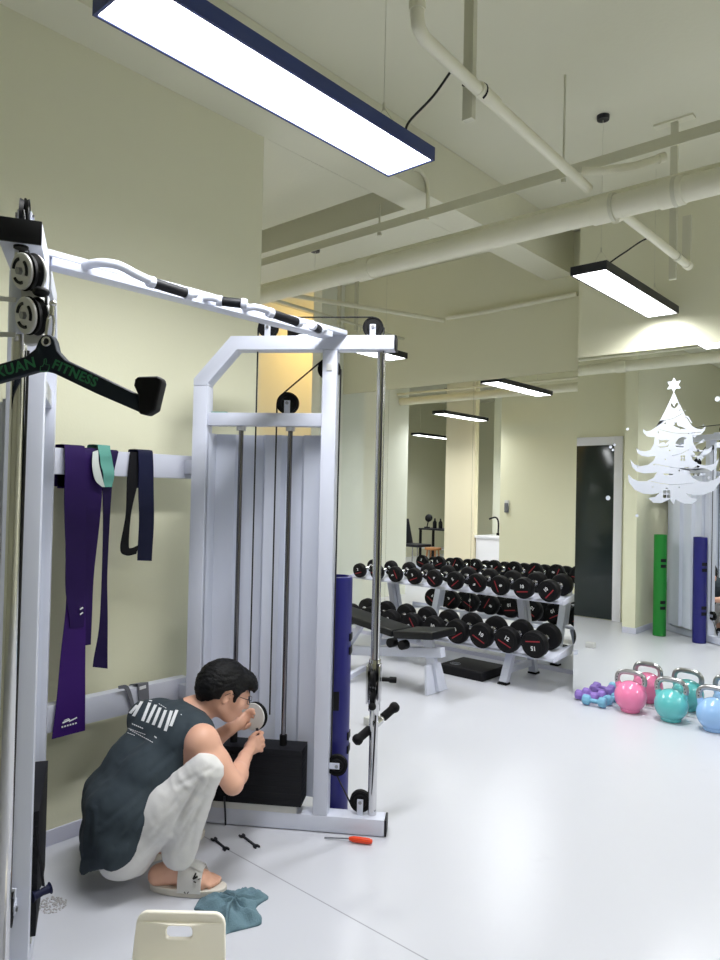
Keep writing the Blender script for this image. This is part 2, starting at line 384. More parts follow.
for px in (380, 563):
    x = hx(px, 200, 3.45)
    MB().cyl((x, 3.45, 3.09), (x, 3.45, ZS if x > -2.6 else ZB), .006, seg=8).build('hanger_rod', 'strut', t)
    MB().cyl((x, 3.45, 3.085), (x, 3.45, 3.105), .014, seg=6).build('nut', 'strut', t)
t = thing('branch_pipe', 'cream branch pipe that drops from the ceiling, bends and runs down to the thick pipe', 'pipe', (-1.35, 2.2, 2.86))
pts = [(-1.325, 1.72, ZS), (-1.325, 1.72, 2.95)] + spline([(-1.325, 1.72, 2.92), (-1.327, 1.732, 2.885), (-1.33, 1.765, 2.868)], 5) + [(-1.345, 2.1, 2.862), (-1.37, 3.07, 2.845)]
MB().tube(pts, .0215, 16).build('pipe', 'pipe', t)
MB().cyl((-1.325, 1.72, 2.93), (-1.325, 1.72, 2.975), .026).build('collar', 'pipe', t)
MB().cyl((-1.342, 2.10, 2.863), (-1.345, 2.22, 2.861), .025).build('collar', 'pipe', t)
b = MB().tube([(-1.37, 3.0, 2.90), (-1.30, 3.03, 2.89), (-1.2, 3.16, 2.93), (-1.12, 3.24, 2.97)], .018, 10); b.cyl((-1.12, 3.24, 2.97), (-1.10, 3.26, 2.98), .022)
b.build('elbow', 'pipe', t)
t = thing('hanger_post', 'flat grey hanger post from the ceiling holding the bend of the branch pipe', 'hanger', (-1.41, 2.14, 2.82))
MB().box(-1.428, -1.388, 2.13, 2.155, 2.79, ZS).build('post', 'strut', t, smooth=False)
MB().tube([(-1.41, 2.10, 2.9)] + [(-1.346+.028*math.cos(a), 2.12, 2.861+.028*math.sin(a)) for a in np.linspace(2.4, -1.2, 9)], .004, 8).build('clamp', 'black', t)
t = thing('lower_pipe', 'thin cream pipe sloping on from under the thick pipe above the black pendant lamp', 'pipe', (-1.26, 3.6, 2.75))
MB().tube([(-1.27, 3.13, 2.70), (-1.265, 3.22, 2.745), (-1.262, 4.14, 2.745)], .021, 14).build('pipe', 'pipe', t)
MB().cyl((-1.262, 4.10, 2.745), (-1.262, 4.15, 2.745), .024).build('end_cap', 'pipe', t)
MB().cyl((-1.262, 3.93, 2.745), (-1.262, 3.95, 2.745), .025).build('clamp', 'strut', t)
t = thing('hanger_post', 'cream hanger post on a flat plate at the ceiling, behind the channel on the right', 'hanger', (-1.38, 4.26, 2.75))
MB().box(-1.405, -1.365, 4.255, 4.275, 2.72, ZS-.01).build('post', 'strut', t, smooth=False)
MB().box(-1.50, -1.28, 4.24, 4.30, ZS-.012, ZS).build('ceiling_plate', 'pipe', t, smooth=False)
b = MB().box(-1.29, -1.245, 4.12, 4.14, 2.735, 3.02); single('hanger_bar', b, 'strut', 'short flat bar standing up from the end of the thin lower pipe', 'hanger', (-1.27, 4.13, 2.74), smooth=False)
b = MB().tube([on(447, 318, 1, 5.53), on(480, 313, 1, 5.53), on(577, 294, 1, 5.53)], .02, 10)
single('cornice_pipe', b, 'pipe', 'thin cream pipe along the top of the mirrored back wall', 'pipe', (-3.2, 5.53, 3.09))
b = MB().tube([(-3.87, 5.53, 3.085), (-4.0, 5.2, 3.09), (-4.5, 4.12, 3.12)], .02, 10)
single('recess_pipe', b, 'pipe', 'thin cream pipe crossing the recess behind the thick pipe', 'pipe', (-4.2, 4.8, 3.1))
t = thing('side_pipe', 'thin pipe with hooks on flat hanger bars, above the top pulley of the cable machine', 'pipe', (-4.37, 4.6, 3.0))
MB().tube([(-4.37, 3.7, 3.0), (-4.37, 5.56, 2.98)], .013, 10).build('pipe', 'strut', t)
for px, py in ((339, 316), (356, 322)):
    p = on(px, py, 0, -4.36); MB().box(-4.375, -4.345, p.y-.012, p.y+.012, 2.93, ZS).build('hanger_bar', 'strut', t, smooth=False)
    MB().tube([(-4.36, p.y, 2.94), (-4.33, p.y, 2.90), (-4.30, p.y, 2.92), (-4.30, p.y, 2.95)], .006, 8).build('hook', 'strut', t)
b = MB().tube(spline([on(413, 168, 0, -2.585), on(421, 171, 0, -2.585), on(427, 182, 0, -2.585), on(428, 200, 0, -2.585), on(427, 220, 0, -2.585)]), .013, 10)
single('bent_conduit', b, 'pipe', 'short bent cream conduit coming down beside the end of the navy lamp', 'pipe', on(427, 200, 0, -2.585))
# ------------------------------------------------------------------ the cable machine
P0 = Vector((-2.523, 1.939, 0)); TD = Vector((.82524, .56478, 0)); TN = Vector((.56478, -.82524, 0)); YC = 1.607
MIR = False; TURN = 6.0; PIV = Vector((-2.135, .975, 0)); SHIFT = Vector((.07, -.06, 0))
def T(t, o, z):              # tower frame: t along the foot from wall to room, o behind the front face, z up
    p = P0 + TD*t - TN*o; p.z = z
    if MIR:                  # the near tower: mirrored, and turned a little about its outer post
        p.y = 2*YC - p.y; q = p - PIV; a = math.radians(TURN)
        p = Vector((PIV.x + q.x*math.cos(a) - q.y*math.sin(a), PIV.y + q.x*math.sin(a) + q.y*math.cos(a), z)) + SHIFT
    return p
def tbox(b, t0, t1, o0, o1, z0, z1):
    b.hull8([T(t0,o0,z0), T(t1,o0,z0), T(t1,o1,z0), T(t0,o1,z0), T(t0,o0,z1), T(t1,o0,z1), T(t1,o1,z1), T(t0,o1,z1)]); return b
def tdir(a, b): return (T(*b)-T(*a)).normalized()
CM = thing('cable_machine', 'white cable crossover machine with two weight towers along the left wall', 'gym machine', (-2.3, 1.6, 0))
def pulley(t, o, z, r=.046, bracket=None, w=.022):
    b = MB(); ax = tdir((0,0,0), (0,1,0))
    b.lathe([(0,-w/2),(r*.55,-w/2),(r*.62,-w*.3),(r*.85,-w*.3),(r*.9,-w/2),(r,-w/2),(r*.9,0),(r,w/2),(r*.9,w/2),(r*.85,w*.3),(r*.62,w*.3),(r*.55,w/2),(0,w/2)], T(t,o,z), ax, 32)
    wh = b.build('pulley', 'rubber', CM)
    if bracket:                  # plates on both sides reaching from the wheel centre to a point (t,z)
        bt, bz = bracket; b = MB()
        for s in (-1, 1):
            oo = o + s*(w/2+.004); b.obox(T(t,oo,z), T(bt,oo,bz), .026, .005, up=ax, ext=.012)
        bk = b.build('pulley_bracket', 'steelw', CM, bevel=.0015)
        MB().cyl(T(t,o-w/2-.012,z), T(t,o+w/2+.012,z), .008, seg=6).build('bolt', 'steel', wh)
    return wh
def cable(name, pts, r=.0035): return MB().tube(pts, r, 8).build(name, 'cable', CM)
def tower(left):
    global MIR
    MIR = left
    bv = .004; D = .1 if left else .082
    tbox(MB(), -.134, .748, 0, D, .004, .072).build('foot', 'steelw', CM, bevel=bv)
    tbox(MB(), .7485, .757, .0, D, .004, .072).build('end_cap', 'black', CM, bevel=.002)
    tbox(MB(), -.134, -.070, 0, D, .0725, 1.905).build('wall_side_post', 'steelw', CM, bevel=bv)
    tbox(MB(), .440, .503, 0, D, .0725, 2.062).build('outer_post', 'steelw', CM, bevel=bv)
    prof = [(-.134,1.9055),(-.134,1.935),(.03,2.123),(.748,2.123),(.748,2.0625),(.058,2.0625),(-.070,1.915),(-.070,1.9055)]
    b = MB(); b.prism([T(t,0,z) for t, z in prof], T(0,D,0)-T(0,0,0)); b.build('top_arm', 'steelw', CM, bevel=.003)
    tbox(MB(), .7485, .757, 0, D, 2.0625, 2.123).build('end_cap', 'black', CM, bevel=.002)
    tbox(MB(), -.0695, .4395, .01, D-.008, 1.731, 1.788).build('cross_brace', 'steelw', CM, bevel=bv)
    for t in (.073, .295):
        MB().cyl(T(t,.05,.074), T(t,.05,1.73), .0105).build('guide_rod', 'dchrome', CM)
        MB().cyl(T(t,.05,1.712), T(t,.05,1.7305), .021).build('rod_collar', 'grey', CM)
    # folded sheet behind the stack
    fold = [(-.066,.02),(-.060,.112),(.028,.118),(.044,.150),(.150,.150),(.166,.118),(.240,.118),(.256,.150),(.330,.150),(.346,.118),(.434,.112),(.437,.02)]
    b = MB(); off = T(0,.003,0)-T(0,0,0); low = .30 if left else .10
    b.strip([T(t,o,low) for t, o in fold], [T(t,o,1.70) for t, o in fold], off)
    b.build('shroud', 'shroud', CM, smooth=False)
    # weight stack
    ztop = .50 if left else .352
    b = MB(); n = int((ztop-.105)/.0265)
    for k in range(n): tbox(b, -.03, .392, -.012, .108, .105+k*.0265, .105+k*.0265+.0262)
    st = b.build('weight_stack', 'stack', CM, bevel=.0012)
    tbox(MB(), .0, .37, .0, .08, .0725, .1045).build('stack_base', 'grey', CM)
    for t in (.073, .295): MB().cyl(T(t,.05,ztop-.01), T(t,.05,ztop+.035), .016).build('rod_sleeve', 'rubber', st)
    # pulleys and cables
    pulley(.651, .05, 2.166, .045, (.651, 2.125))
    pulley(.185, .05, 2.168, .045, (.185, 2.125))
    pulley(.462, .05, 1.985, .050, None)
    tbox(MB(), .458, .484, -.004, 0, 1.97, 2.0).build('axle_plate', 'grey', CM, bevel=.002)
    pulley(.281, .05, 1.834, .049, (.281, 1.79))
    pulley(.535, .05, .272, .045, (.503, .272))
    pulley(.640, .05, .126, .046, (.640, .078))
    cable('cable', [T(.185,.05,2.215), T(.651,.05,2.212)])
    cable('cable', [T(.698,.05,2.166), T(.698,.028,2.0), T(.700,.028,.68 if not left else 1.95)])
    cable('cable', [T(.700,.028,.50 if not left else 1.80), T(.688,.035,.126)])
    zs = .47
    cable('cable', [T(.139,.05,2.168), T(.139,.05,zs)])
    cable('cable', [T(.232,.05,zs), T(.232,.05,1.834)])
    cable('cable', [T(.255,.05,1.875), T(.430,.05,2.024)])
    cable('cable', [T(.513,.05,1.985), T(.508,.05,.30), T(.513,.05,.245)])
    cable('cable', [T(.535,.05,.226), T(.600,.05,.105)])
    # chrome pole
    MB().cyl(T(.690,.05,.0725), T(.690,.05,2.062), .019, seg=28).build('chrome_pole', 'chrome', CM)
    MIR = False
tower(False); tower(True)
MB().box(-2.135, -2.07, .90, 2.245, 2.1235, 2.143).build('cross_beam', 'steelw', CM, bevel=.003)
b = MB().box(-2.135, -2.07, .96, 2.155, 2.098, 2.1230); b.build('beam_lower', 'steelw', CM, bevel=.003)
for nm, z0, z1 in (('upper_rail', 1.495, 1.598), ('lower_rail', .498, .602)):
    MB().box(-2.765, -2.712, 1.13, 1.935, z0, z1).build(nm, 'rail', CM, bevel=.004)
    for y in (1.91,): MB().box(-2.7118, -2.63, y-.03, y+.03, (z0+z1)/2-.03, (z0+z1)/2+.03).build('rail_bracket', 'rail', CM, bevel=.003)
# grips of the pull-up bar along the beam
def grip(p, q, cap=True):
    p, q = Vector(p), Vector(q); d = (q-p).normalized()
    g = MB().cyl(p, q, .0165, seg=20).build('rubber_grip', 'black', CM, bevel=.002)
    if cap:
        for a, s in ((p, -1), (q, 1)): MB().cyl(a+d*s*.0005, a+d*s*.022, .0195, .0175, seg=20).build('grip_collar', 'steelw', g, bevel=.002)
MB().tube(spline([(-2.075, 1.06, 2.122), (-2.03, 1.09, 2.130), (-2.01, 1.14, 2.130), (-2.008, 1.20, 2.116), (-2.01, 1.27, 2.106)], 6), .0135, 14).build('grip_tube', 'steelw', CM)
grip((-2.012, 1.262, 2.106), (-2.016, 1.385, 2.102))
MB().tube([(-2.016, 1.388, 2.102), (-2.02, 1.425, 2.106), (-2.075, 1.445, 2.120)], .0125, 12).build('grip_tube', 'steelw', CM)
MB().tube(spline([(-2.072, 1.50, 2.120), (-2.05, 1.52, 2.120), (-2.035, 1.545, 2.114)], 5), .0125, 12).build('grip_tube', 'steelw', CM)
grip((-2.035, 1.553, 2.113), (-1.99, 1.60, 2.108))
MB().tube(spline([(-2.072, 1.68, 2.120), (-2.03, 1.70, 2.122), (-2.018, 1.74, 2.118), (-2.018, 1.765, 2.113)], 6), .0125, 12).build('grip_tube', 'steelw', CM)
grip((-2.02, 1.772, 2.112), (-2.026, 1.905, 2.107))
grip((-2.018, 1.985, 2.106), (-2.055, 2.055, 2.110))
MB().tube([(-2.055, 2.06, 2.111), (-2.085, 2.13, 2.125)], .0125, 12).build('grip_tube', 'steelw', CM)
# trolley on the right pole: chrome sleeve, pull pin, swivel pulley
tr = MB().cyl(T(.690,.05,.515), T(.690,.05,.735), .026, seg=24).build('trolley', 'chrome', CM, bevel=.003)
b = MB(); tbox(b, .66, .668, -.02, .05, .56, .72); tbox(b, .712, .720, -.02, .05, .56, .72); b.build('trolley_plate', 'chrome', tr, bevel=.003)
b = MB(); b.lathe([(0,-.01),(.018,-.01),(.034,-.01),(.030,0),(.034,.01),(.018,.01),(0,.01)], T(.69,-.012,.665), TD, 24); b.lathe([(0,-.01),(.030,-.01),(.026,0),(.030,.01),(0,.01)], T(.69,-.012,.59), TD, 24)
b.build('trolley_wheels', 'rubber', tr)
b = MB().cyl(T(.722,.03,.655), T(.76,.03,.655), .009); b.cyl(T(.755,.03,.655), T(.785,.03,.655), .013); b.build('pull_pin', 'rubber', tr, bevel=.002)
MB().ball(T(.69,-.03,.555), .017, 2).build('cable_stop', 'rubber', tr)
b = MB(); b.tube([T(.69,-.032,.545), T(.685,-.034,.50), T(.69,-.034,.46)], .006, 8); b.build('cable_link', 'chrome', tr)
# trolley high on the left pole, holding two wheels between white plates
MIR = True
tr = MB().cyl(T(.690,.05,1.84), T(.690,.05,2.02), .026, seg=24).build('trolley', 'steelw', CM, bevel=.003)
MIR = False
def trolley_wheel(px, py, d):
    c = at(px, py, d); ax = (CF*-.80 + CR*-.55 + CU*-.12).normalized()
    side = ax.cross(Vector((0,0,1))).normalized()
    b = MB(); b.lathe([(0,-.011),(.03,-.011),(.048,-.011),(.043,0),(.048,.011),(.03,.011),(0,.011)], c, ax, 36); w = b.build('pulley', 'rubber', CM)
    up = side.cross(ax)
    for s in (-1, 1):
        o = c + ax*s*.0185
        b = MB(); b.lathe([(0,-.004),(.043,-.004),(.045,-.002),(.045,.002),(.043,.004),(0,.004)], o, ax, 36); p = b.build('pulley_cover', 'grey', w)
        if s > 0:
            for a0 in (0.35, 2.45, 4.55):
                pts = [o + ax*.0052 + .029*(math.cos(a)*side + math.sin(a)*up) for a in np.linspace(a0, a0+1.25, 9)]
                MB().tube(pts, .0042, 6).build('cover_slot', 'black', p)
            MB().cyl(o+ax*.004, o+ax*.013, .010, seg=6).build('bolt', 'steel', p)
trolley_wheel(29, 272, 1.80); trolley_wheel(33, 316, 1.79)
b = MB().obox(at(31, 262, 1.835), at(36, 345, 1.825), .05, .030, up=CF); b.build('trolley_plate', 'grey', CM, bevel=.006)
b = MB().obox(at(-6, 298, 1.82), at(16, 300, 1.82), .004, .012, up=CU); b.obox(at(-6, 334, 1.82), at(16, 335, 1.82), .004, .012, up=CU); b.build('trolley_lip', 'grey', CM)
MB().ball(at(41, 292, 1.775), .021, 2, (1, 1, .62)).build('cable_stop', 'rubber', CM)
MIR = True
MB().cyl(T(.725,.05,2.056), T(.725,.05,2.0622), .018).build('arm_grommet', 'black', CM)
MIR = False
cable('cable', [at(46, 296, 1.77), at(46.5, 305, 1.77)])
# loose pulley with a pale cover, taken off its cables, in the worker's hands
c = at(253.5, 716.5, 3.05); ax = (CF*-.90 + CR*-.40 + CU*.10).normalized()
b = MB(); b.lathe([(0,-.010),(.052,-.010),(.059,-.006),(.055,0),(.059,.006),(.052,.010),(0,.010)], c - ax*.012, ax, 40); fp = b.build('floating_pulley', 'rubber', CM)
MB().lathe([(0,-.003),(.0555,-.003),(.0575,0),(.0555,.003),(0,.003)], c + ax*.004, ax, 40).build('pulley_cover', 'grey', fp)
MB().cyl(at(257, 728, 3.03), at(258, 735, 3.02), .006).build('pulley_bolt', 'tool', fp)
tl = MB().obox(T(-.058,.03,1.7905), T(.012,.034,1.7905), .022, .004)
bpy_strip = single('rubber_strip', tl, 'mint', 'short teal strip lying on the cross brace beside the wall-side post', 'strip', T(-.02,.03,1.789), bevel=.001)
# pulley foot of the left tower
c = at(3, 895, 2.02); MB().lathe([(0,-.012),(.05,-.012),(.046,0),(.05,.012),(0,.012)], c, (.9,-.4,.1), 28).build('pulley', 'rubber', CM)
MB().obox(at(11, 888, 2.0), at(9, 912, 2.0), .03, .006, up=CF).build('pulley_bracket', 'steelw', CM, bevel=.002)

# ------------------------------------------------------------------ lat bar with writing
ctr = at(49, 342.5, 1.76); S = 1.80/FPX
rt = (CR*.998 - CF*.06).normalized(); upv = (CU - rt*CU.dot(rt)).normalized()
LM = frame(ctr, rt, upv); rot4 = Matrix.Rotation(math.radians(-5), 4, 'Z'); LM = LM @ rot4
lb = thing('lat_pulldown_bar', 'dark green-black lat pulldown bar with green lettering, clipped to the left pulley', 'exercise handle', LM.translation)
def lp(x, y, z=0): return LM @ Vector((x*S, y*S, z))          # x, y in pixels of the photo at that depth
half = [(0,7),(5,6),(8,1),(11,-8),(20,-16),(54,-28.5),(94,-43.5),(98,-61),(54,-46.5),(8,-29.5),(0,-28.5)]
full = half + [(-x, y) for x, y in half[::-1][1:-1]]
tmp = MB(); tmp.prism([lp(x, y, -.013) for x, y in full], lp(0,0,.026)-lp(0,0,0)); bar = tmp.build('bar', 'latbar', lb, bevel=.005, seg=3)
def ring_pts(c, r, ax_u, ax_v, n=20): return [c + r*(math.cos(2*PI*i/n)*ax_u + math.sin(2*PI*i/n)*ax_v) for i in range(n)]
lx = (lp(1,0)-lp(0,0)).normalized(); ly = (lp(0,1)-lp(0,0)).normalized(); lz = (lp(0,0,1)-lp(0,0,0)).normalized()
MB().tube(ring_pts(lp(0,0,.013), .0095, lx, ly), .0032, 8, closed=True).build('eyelet', 'chrome', bar)
MB().cyl(lp(0,0,.0125), lp(0,0,.0142), .0085).build('eyelet_hole', 'black', bar)
for s in (1, -1):
    prof = [(91.5,-30),(94,-27),(113,-25),(117,-27),(118,-31),(114,-58),(106,-63.5),(98,-62.5),(96.5,-45.5),(91,-36)]
    g = MB(); g.prism([lp(s*x, y, -.021) for x, y in prof], lp(0,0,.042)-lp(0,0,0)); g.build('grip', 'rubber', lb, bevel=.007, seg=3)
for txt, x, y, ang, size in (('FITNESS', 31, -28.8, -19, 12.0), ('XUAN', -29, -28.2, 20, 13.4)):
    me = text_mesh(txt, size*S*1.06, .0006, .0009, 1.08)
    m = Matrix.Translation(lp(x, y, .0134)) @ LM.to_3x3().to_4x4() @ Matrix.Rotation(math.radians(ang), 4, 'Z')
    MB().merge_mesh(me, m).build('lettering', 'green', bar, smooth=False)
# thumbs-up outline between the two words
th = [(-3.6,-24.5),(-1.8,-24.5),(-.2,-21.5),(-.5,-17.5),(1,-16.5),(2,-18.5),(1.6,-22.5),(5,-22.5),(5.2,-25),(4.6,-27),(3.6,-29.2),(-3.6,-29.2)]
MB().tube([lp(x, y, .0138) for x, y in th], .0011, 6, closed=True).build('thumb_logo', 'green', bar)
# snap hook
b = MB(); k = [lp(-1,-3,.004), lp(-3.5,4,0), lp(-3,22,0), lp(0,27,0), lp(3,22,0), lp(3.4,6,0), lp(1,-2,.004)]
b.tube(spline(k, 5), .0034, 8); b.cyl(lp(0,27,0), lp(0.5,36,0), .0065); b.ball(lp(.5,38,0), .009, 2)
b.build('snap_hook', 'chrome', lb)

# ------------------------------------------------------------------ short straight handle on the right pole
p, q = at(356.5, 740.5, 3.04), at(395.5, 706.5, 3.15); d = (q-p).normalized(); L = (q-p).length
h = thing('short_pull_bar', 'short straight cable handle with black grips hanging at the chrome pole', 'exercise handle', (p+q)/2)
MB().cyl(p+d*.03, q-d*.03, .0125, seg=20).build('handle_bar', 'chrome', h)
MB().cyl(p+d*(L*.5-.028), p+d*(L*.5+.028), .018, seg=20).build('swivel', 'chrome', h, bevel=.003)
for a, s in ((p, 1), (q, -1)):
    MB().lathe([(0,-.012),(.016,-.011),(.023,-.002),(.024,.008),(.021,.018),(.0185,.022),(.0185,.075),(.016,.078),(0,.078)], a, d*s, 24).build('rubber_grip', 'rubber', h)
b = MB(); m = (p+q)/2; b.tube([m+Vector((0,0,.016)), m+Vector((-.008,.0,.035)), T(.69,-.034,.455)], .0045, 8); b.tube([m+d*.02+CU*.012, m+d*.025-CU*.02, m-d*.02-CU*.022, m-d*.02+CU*.012], .004, 8); b.build('link', 'chrome', h)
# ------------------------------------------------------------------ flat shapes with holes
def plate(outer, holes, m, depth, bev=0.0):
    cu = bpy.data.curves.new('p', 'CURVE'); cu.dimensions = '2D'; cu.fill_mode = 'BOTH'; cu.extrude = depth/2; cu.bevel_depth = bev; cu.bevel_resolution = 2
    for ring in [outer]+list(holes):
        s = cu.splines.new('POLY'); s.points.add(len(ring)-1)
        for i, (x, y) in enumerate(ring): s.points[i].co = (x, y, 0, 1)
        s.use_cyclic_u = True
    o = bpy.data.objects.new('p', cu); COL.objects.link(o)
    dg = bpy.context.evaluated_depsgraph_get(); me = bpy.data.meshes.new_from_object(o.evaluated_get(dg))
    bpy.data.objects.remove(o); bpy.data.curves.remove(cu); me.transform(m); return me
def MBm(*meshes):
    b = MB()
    for me in meshes: b.bm.from_mesh(me)
    return b
def rrect(w, h, r, cx=0, cy=0, n=6):
    out = []
    for sx, sy, a0 in ((1,1,0),(-1,1,PI/2),(-1,-1,PI),(1,-1,1.5*PI)):
        for k in range(n+1):
            a = a0+PI/2*k/n; out.append((cx+sx*(w/2-r)+r*math.cos(a), cy+sy*(h/2-r)+r*math.sin(a)))
    return out

# ------------------------------------------------------------------ resistance bands over the upper rail
def band(name, label, L, R, m, x, wrap=1.599, rip=.004, parent=None, ph=0.0, back=None, group='resistance bands on the upper rail', cat='resistance band'):
    n = 7
    A = [on(px, py, 0, x) for px, py in L]; B = [on(px, py, 0, x) for px, py in R]
    A, B = spline(A, n), spline(B, n)
    for i in range(len(A)):
        k = min(1, i/6); dx = rip*math.sin(i*.55+ph)*k
        A[i].x += dx; B[i].x += dx*.4 - rip*.6*k*math.sin(i*.3+ph)
    if wrap:
        xb = -2.772 if back is None else back
        ya, yb = A[0].y, B[0].y
        pre = [(xb-.004, -.16 if back is None else -.03), (xb-.004, -.02), (xb+.002, .004), (-2.755, .0055), (-2.722, .0055), (x-.004, .002)]
        A = [Vector((a, ya, wrap+z+(x+2.705)*.8)) for a, z in pre] + A; B = [Vector((a, yb, wrap+z+(x+2.705)*.8)) for a, z in pre] + B
    b = MB(); b.strip(A, B, (.0028, .0004, 0))
    loc = (A[-1]+B[-1])/2
    if parent: return b.build(name, m, parent, ang=60)
    return single(name, b, m, label, cat, A[6], group, ang=60)
band('resistance_band', 'wide purple band hanging lowest of the bands, white logo at its end', [(67, 452), (66, 560), (65.5, 602), (59.5, 670), (51.5, 739)], [(83, 452), (84, 560), (84.6, 619), (85, 670), (84.8, 730.5)], 'purple', -2.703, group=None)
b2 = bpy.data.objects['resistance_band']
band('resistance_band', 'purple band doubled in front of the wide one, folded end above its logo', [(64.5, 449), (64.5, 505), (65, 562), (66.5, 600), (70, 628)], [(84.5, 450), (85.5, 505), (85, 565), (84.5, 600), (83.5, 627)], 'purple2', -2.694, ph=1)
band('resistance_band', 'plum band partly behind the purple ones, ending at middle height', [(84, 450), (84, 520), (84, 570), (84.5, 610), (85.5, 645.5)], [(104, 451), (101, 500), (95, 560), (92, 608), (90.4, 644.5)], 'purple2', -2.704, ph=2)
band('resistance_band', 'narrow dark violet band hanging below the mint one', [(101, 452), (102, 490), (102.4, 567), (98.3, 629), (92.8, 667)], [(118, 452), (111, 490), (107.6, 567), (107.2, 620), (107, 668.5)], 'purple3', -2.706, ph=3)
# mint band: a short loop with a pale lining
t = band('resistance_band', 'short mint green band with pale lining looped over the rail', [(98, 450), (100.5, 462), (102.5, 475), (104.5, 487)], [(110, 451), (112.5, 462), (113.5, 475), (112, 487)], 'mint', -2.684, ph=.5)
b = MB(); A = spline([on(92.5, 452, 0, -2.688), on(92, 466, 0, -2.684), on(95, 480, 0, -2.682), on(102, 487, 0, -2.682)], 6); B = spline([on(98, 450, 0, -2.688), on(98.5, 462, 0, -2.684), on(101, 474, 0, -2.682), on(104.5, 487, 0, -2.682)], 6)
b.strip(A, B, (.0028, 0, 0)); b.build('band_lining', 'mint2', t, ang=60); bpy.context.view_layer.update()
t = band('resistance_band', 'navy and black band hanging as an open loop, apart from the purple ones', [(138, 451), (138.5, 480), (138.5, 520), (137.5, 560.5)], [(152.5, 453), (153.5, 480), (153.2, 520), (151.5, 561)], 'navy', -2.694, ph=0, rip=.003)
b = MB(); A = spline([on(130, 452, 0, -2.704), on(127, 480, 0, -2.704), on(125.5, 515, 0, -2.703), on(120, 548, 0, -2.702), on(126, 555.5, 0, -2.70), on(136, 554, 0, -2.696)], 6)
B = spline([on(140, 452, 0, -2.704), on(138, 480, 0, -2.704), on(131, 512, 0, -2.703), on(128.5, 544, 0, -2.702), on(131, 548, 0, -2.70), on(138.5, 545, 0, -2.696)], 6)
b.strip(A, B, (.003, 0, 0)); b.build('band_back_strand', 'bblack', t, ang=60)
# logos on the purple bands
def px_bar(b, p, q, w, x, th=.0006): b.obox(on(*p, 0, x), on(*q, 0, x), w, th, up=(1,0,0))
b = MB(); X0 = -2.6925
for p, q, w in (((62.5, 723), (70, 719.5), .006), ((69, 721.5), (77, 717.5), .005), ((64, 720.5), (69, 718.5), .003)): px_bar(b, p, q, w, X0)
for i in range(6): px_bar(b, (61.5+i*2.7, 727.2-i*.75), (63.2+i*2.7, 726.7-i*.75), .0062, X0)
b.build('logo', 'printw', b2)
b = MB()
for p, q, w in (((80, 609.5), (83, 607.5), .006), ((80, 614.5), (83, 612.5), .006)): px_bar(b, p, q, w, -2.683)
b.build('logo', 'printw', bpy.data.objects['resistance_band.001'])
# grey strap over the lower rail
b = MB(); A = spline([on(139, 706, 0, -2.706), on(138, 694, 0, -2.706), on(137.5, 684.5, 0, -2.708)], 4) ; B = spline([on(149, 704, 0, -2.706), on(148.5, 692, 0, -2.706), on(148, 682.5, 0, -2.708)], 4)
A += [Vector((-2.74, A[-1].y, .609)), Vector((-2.772, A[-1].y, .602)), Vector((-2.772, A[-1].y, .53))]; B += [Vector((-2.74, B[-1].y, .609)), Vector((-2.772, B[-1].y, .602)), Vector((-2.772, B[-1].y, .53))]
b.strip(A, B, (.003, 0, .002))
A = spline([on(118, 686, 0, -2.70), on(126, 685, 0, -2.70), on(130, 690, 0, -2.70), on(133, 700, 0, -2.70), on(136, 712, 0, -2.70)], 5); B = spline([on(118.5, 689, 0, -2.70), on(124, 689, 0, -2.70), on(127, 694, 0, -2.70), on(130, 703, 0, -2.70), on(132, 713, 0, -2.70)], 5)
b.strip(A, B, (.003, 0, 0))
t = single('ankle_strap', b, 'strap', 'grey strap with a white tag draped over the lower rail behind the worker', 'strap', on(144, 700, 0, -2.705), ang=60)
b = MB(); px_bar(b, (139.5, 688.5), (146, 686.5), .014, -2.7015); b.build('tag', 'printw', t)

# ------------------------------------------------------------------ training tubes
def vtube(label, x, y, m, rz, group):
    t = thing('training_tube', label, 'training tube', (x, y, 0), group)
    H, r, ri = 1.07, .066, .050
    MB().lathe([(ri,.03),(ri,0.0),(r-.003,0.0),(r,.003),(r,H-.003),(r-.003,H),(ri,H),(ri,.03)], (x, y, .001), seg=40).build('tube_body', m, t)
    for z in (.30, .36, .74, .80):
        for a in (rz, rz+PI):
            d = Vector((math.cos(a), math.sin(a), 0)); s = Vector((-math.sin(a), math.cos(a), 0))
            c = Vector((x, y, z))+d*(r+.0005)
            MB().obox(c-s*.028-d*.006, c+s*.028-d*.006, .016, .034, up=(0,0,1)).build('grip_slot', 'black', t, bevel=.003)
    d = Vector((-x, -y, 0)).normalized(); s = Vector((-d.y, d.x, 0)); c = Vector((x, y, .525))+d*(r-.0045)
    MB().obox(c-s*.017, c+s*.017, .012, .085, up=(0,0,1)).build('grip_slot', 'black', t, bevel=.004)
    return t
vtube('tall dark blue training tube standing behind the outer post of the machine', -2.212, 2.372, 'blueT', .6, 'training tubes')
vtube('tall green training tube standing behind the machine, visible only in the right mirror', -2.63, 2.300, 'greenT', .75, 'training tubes')

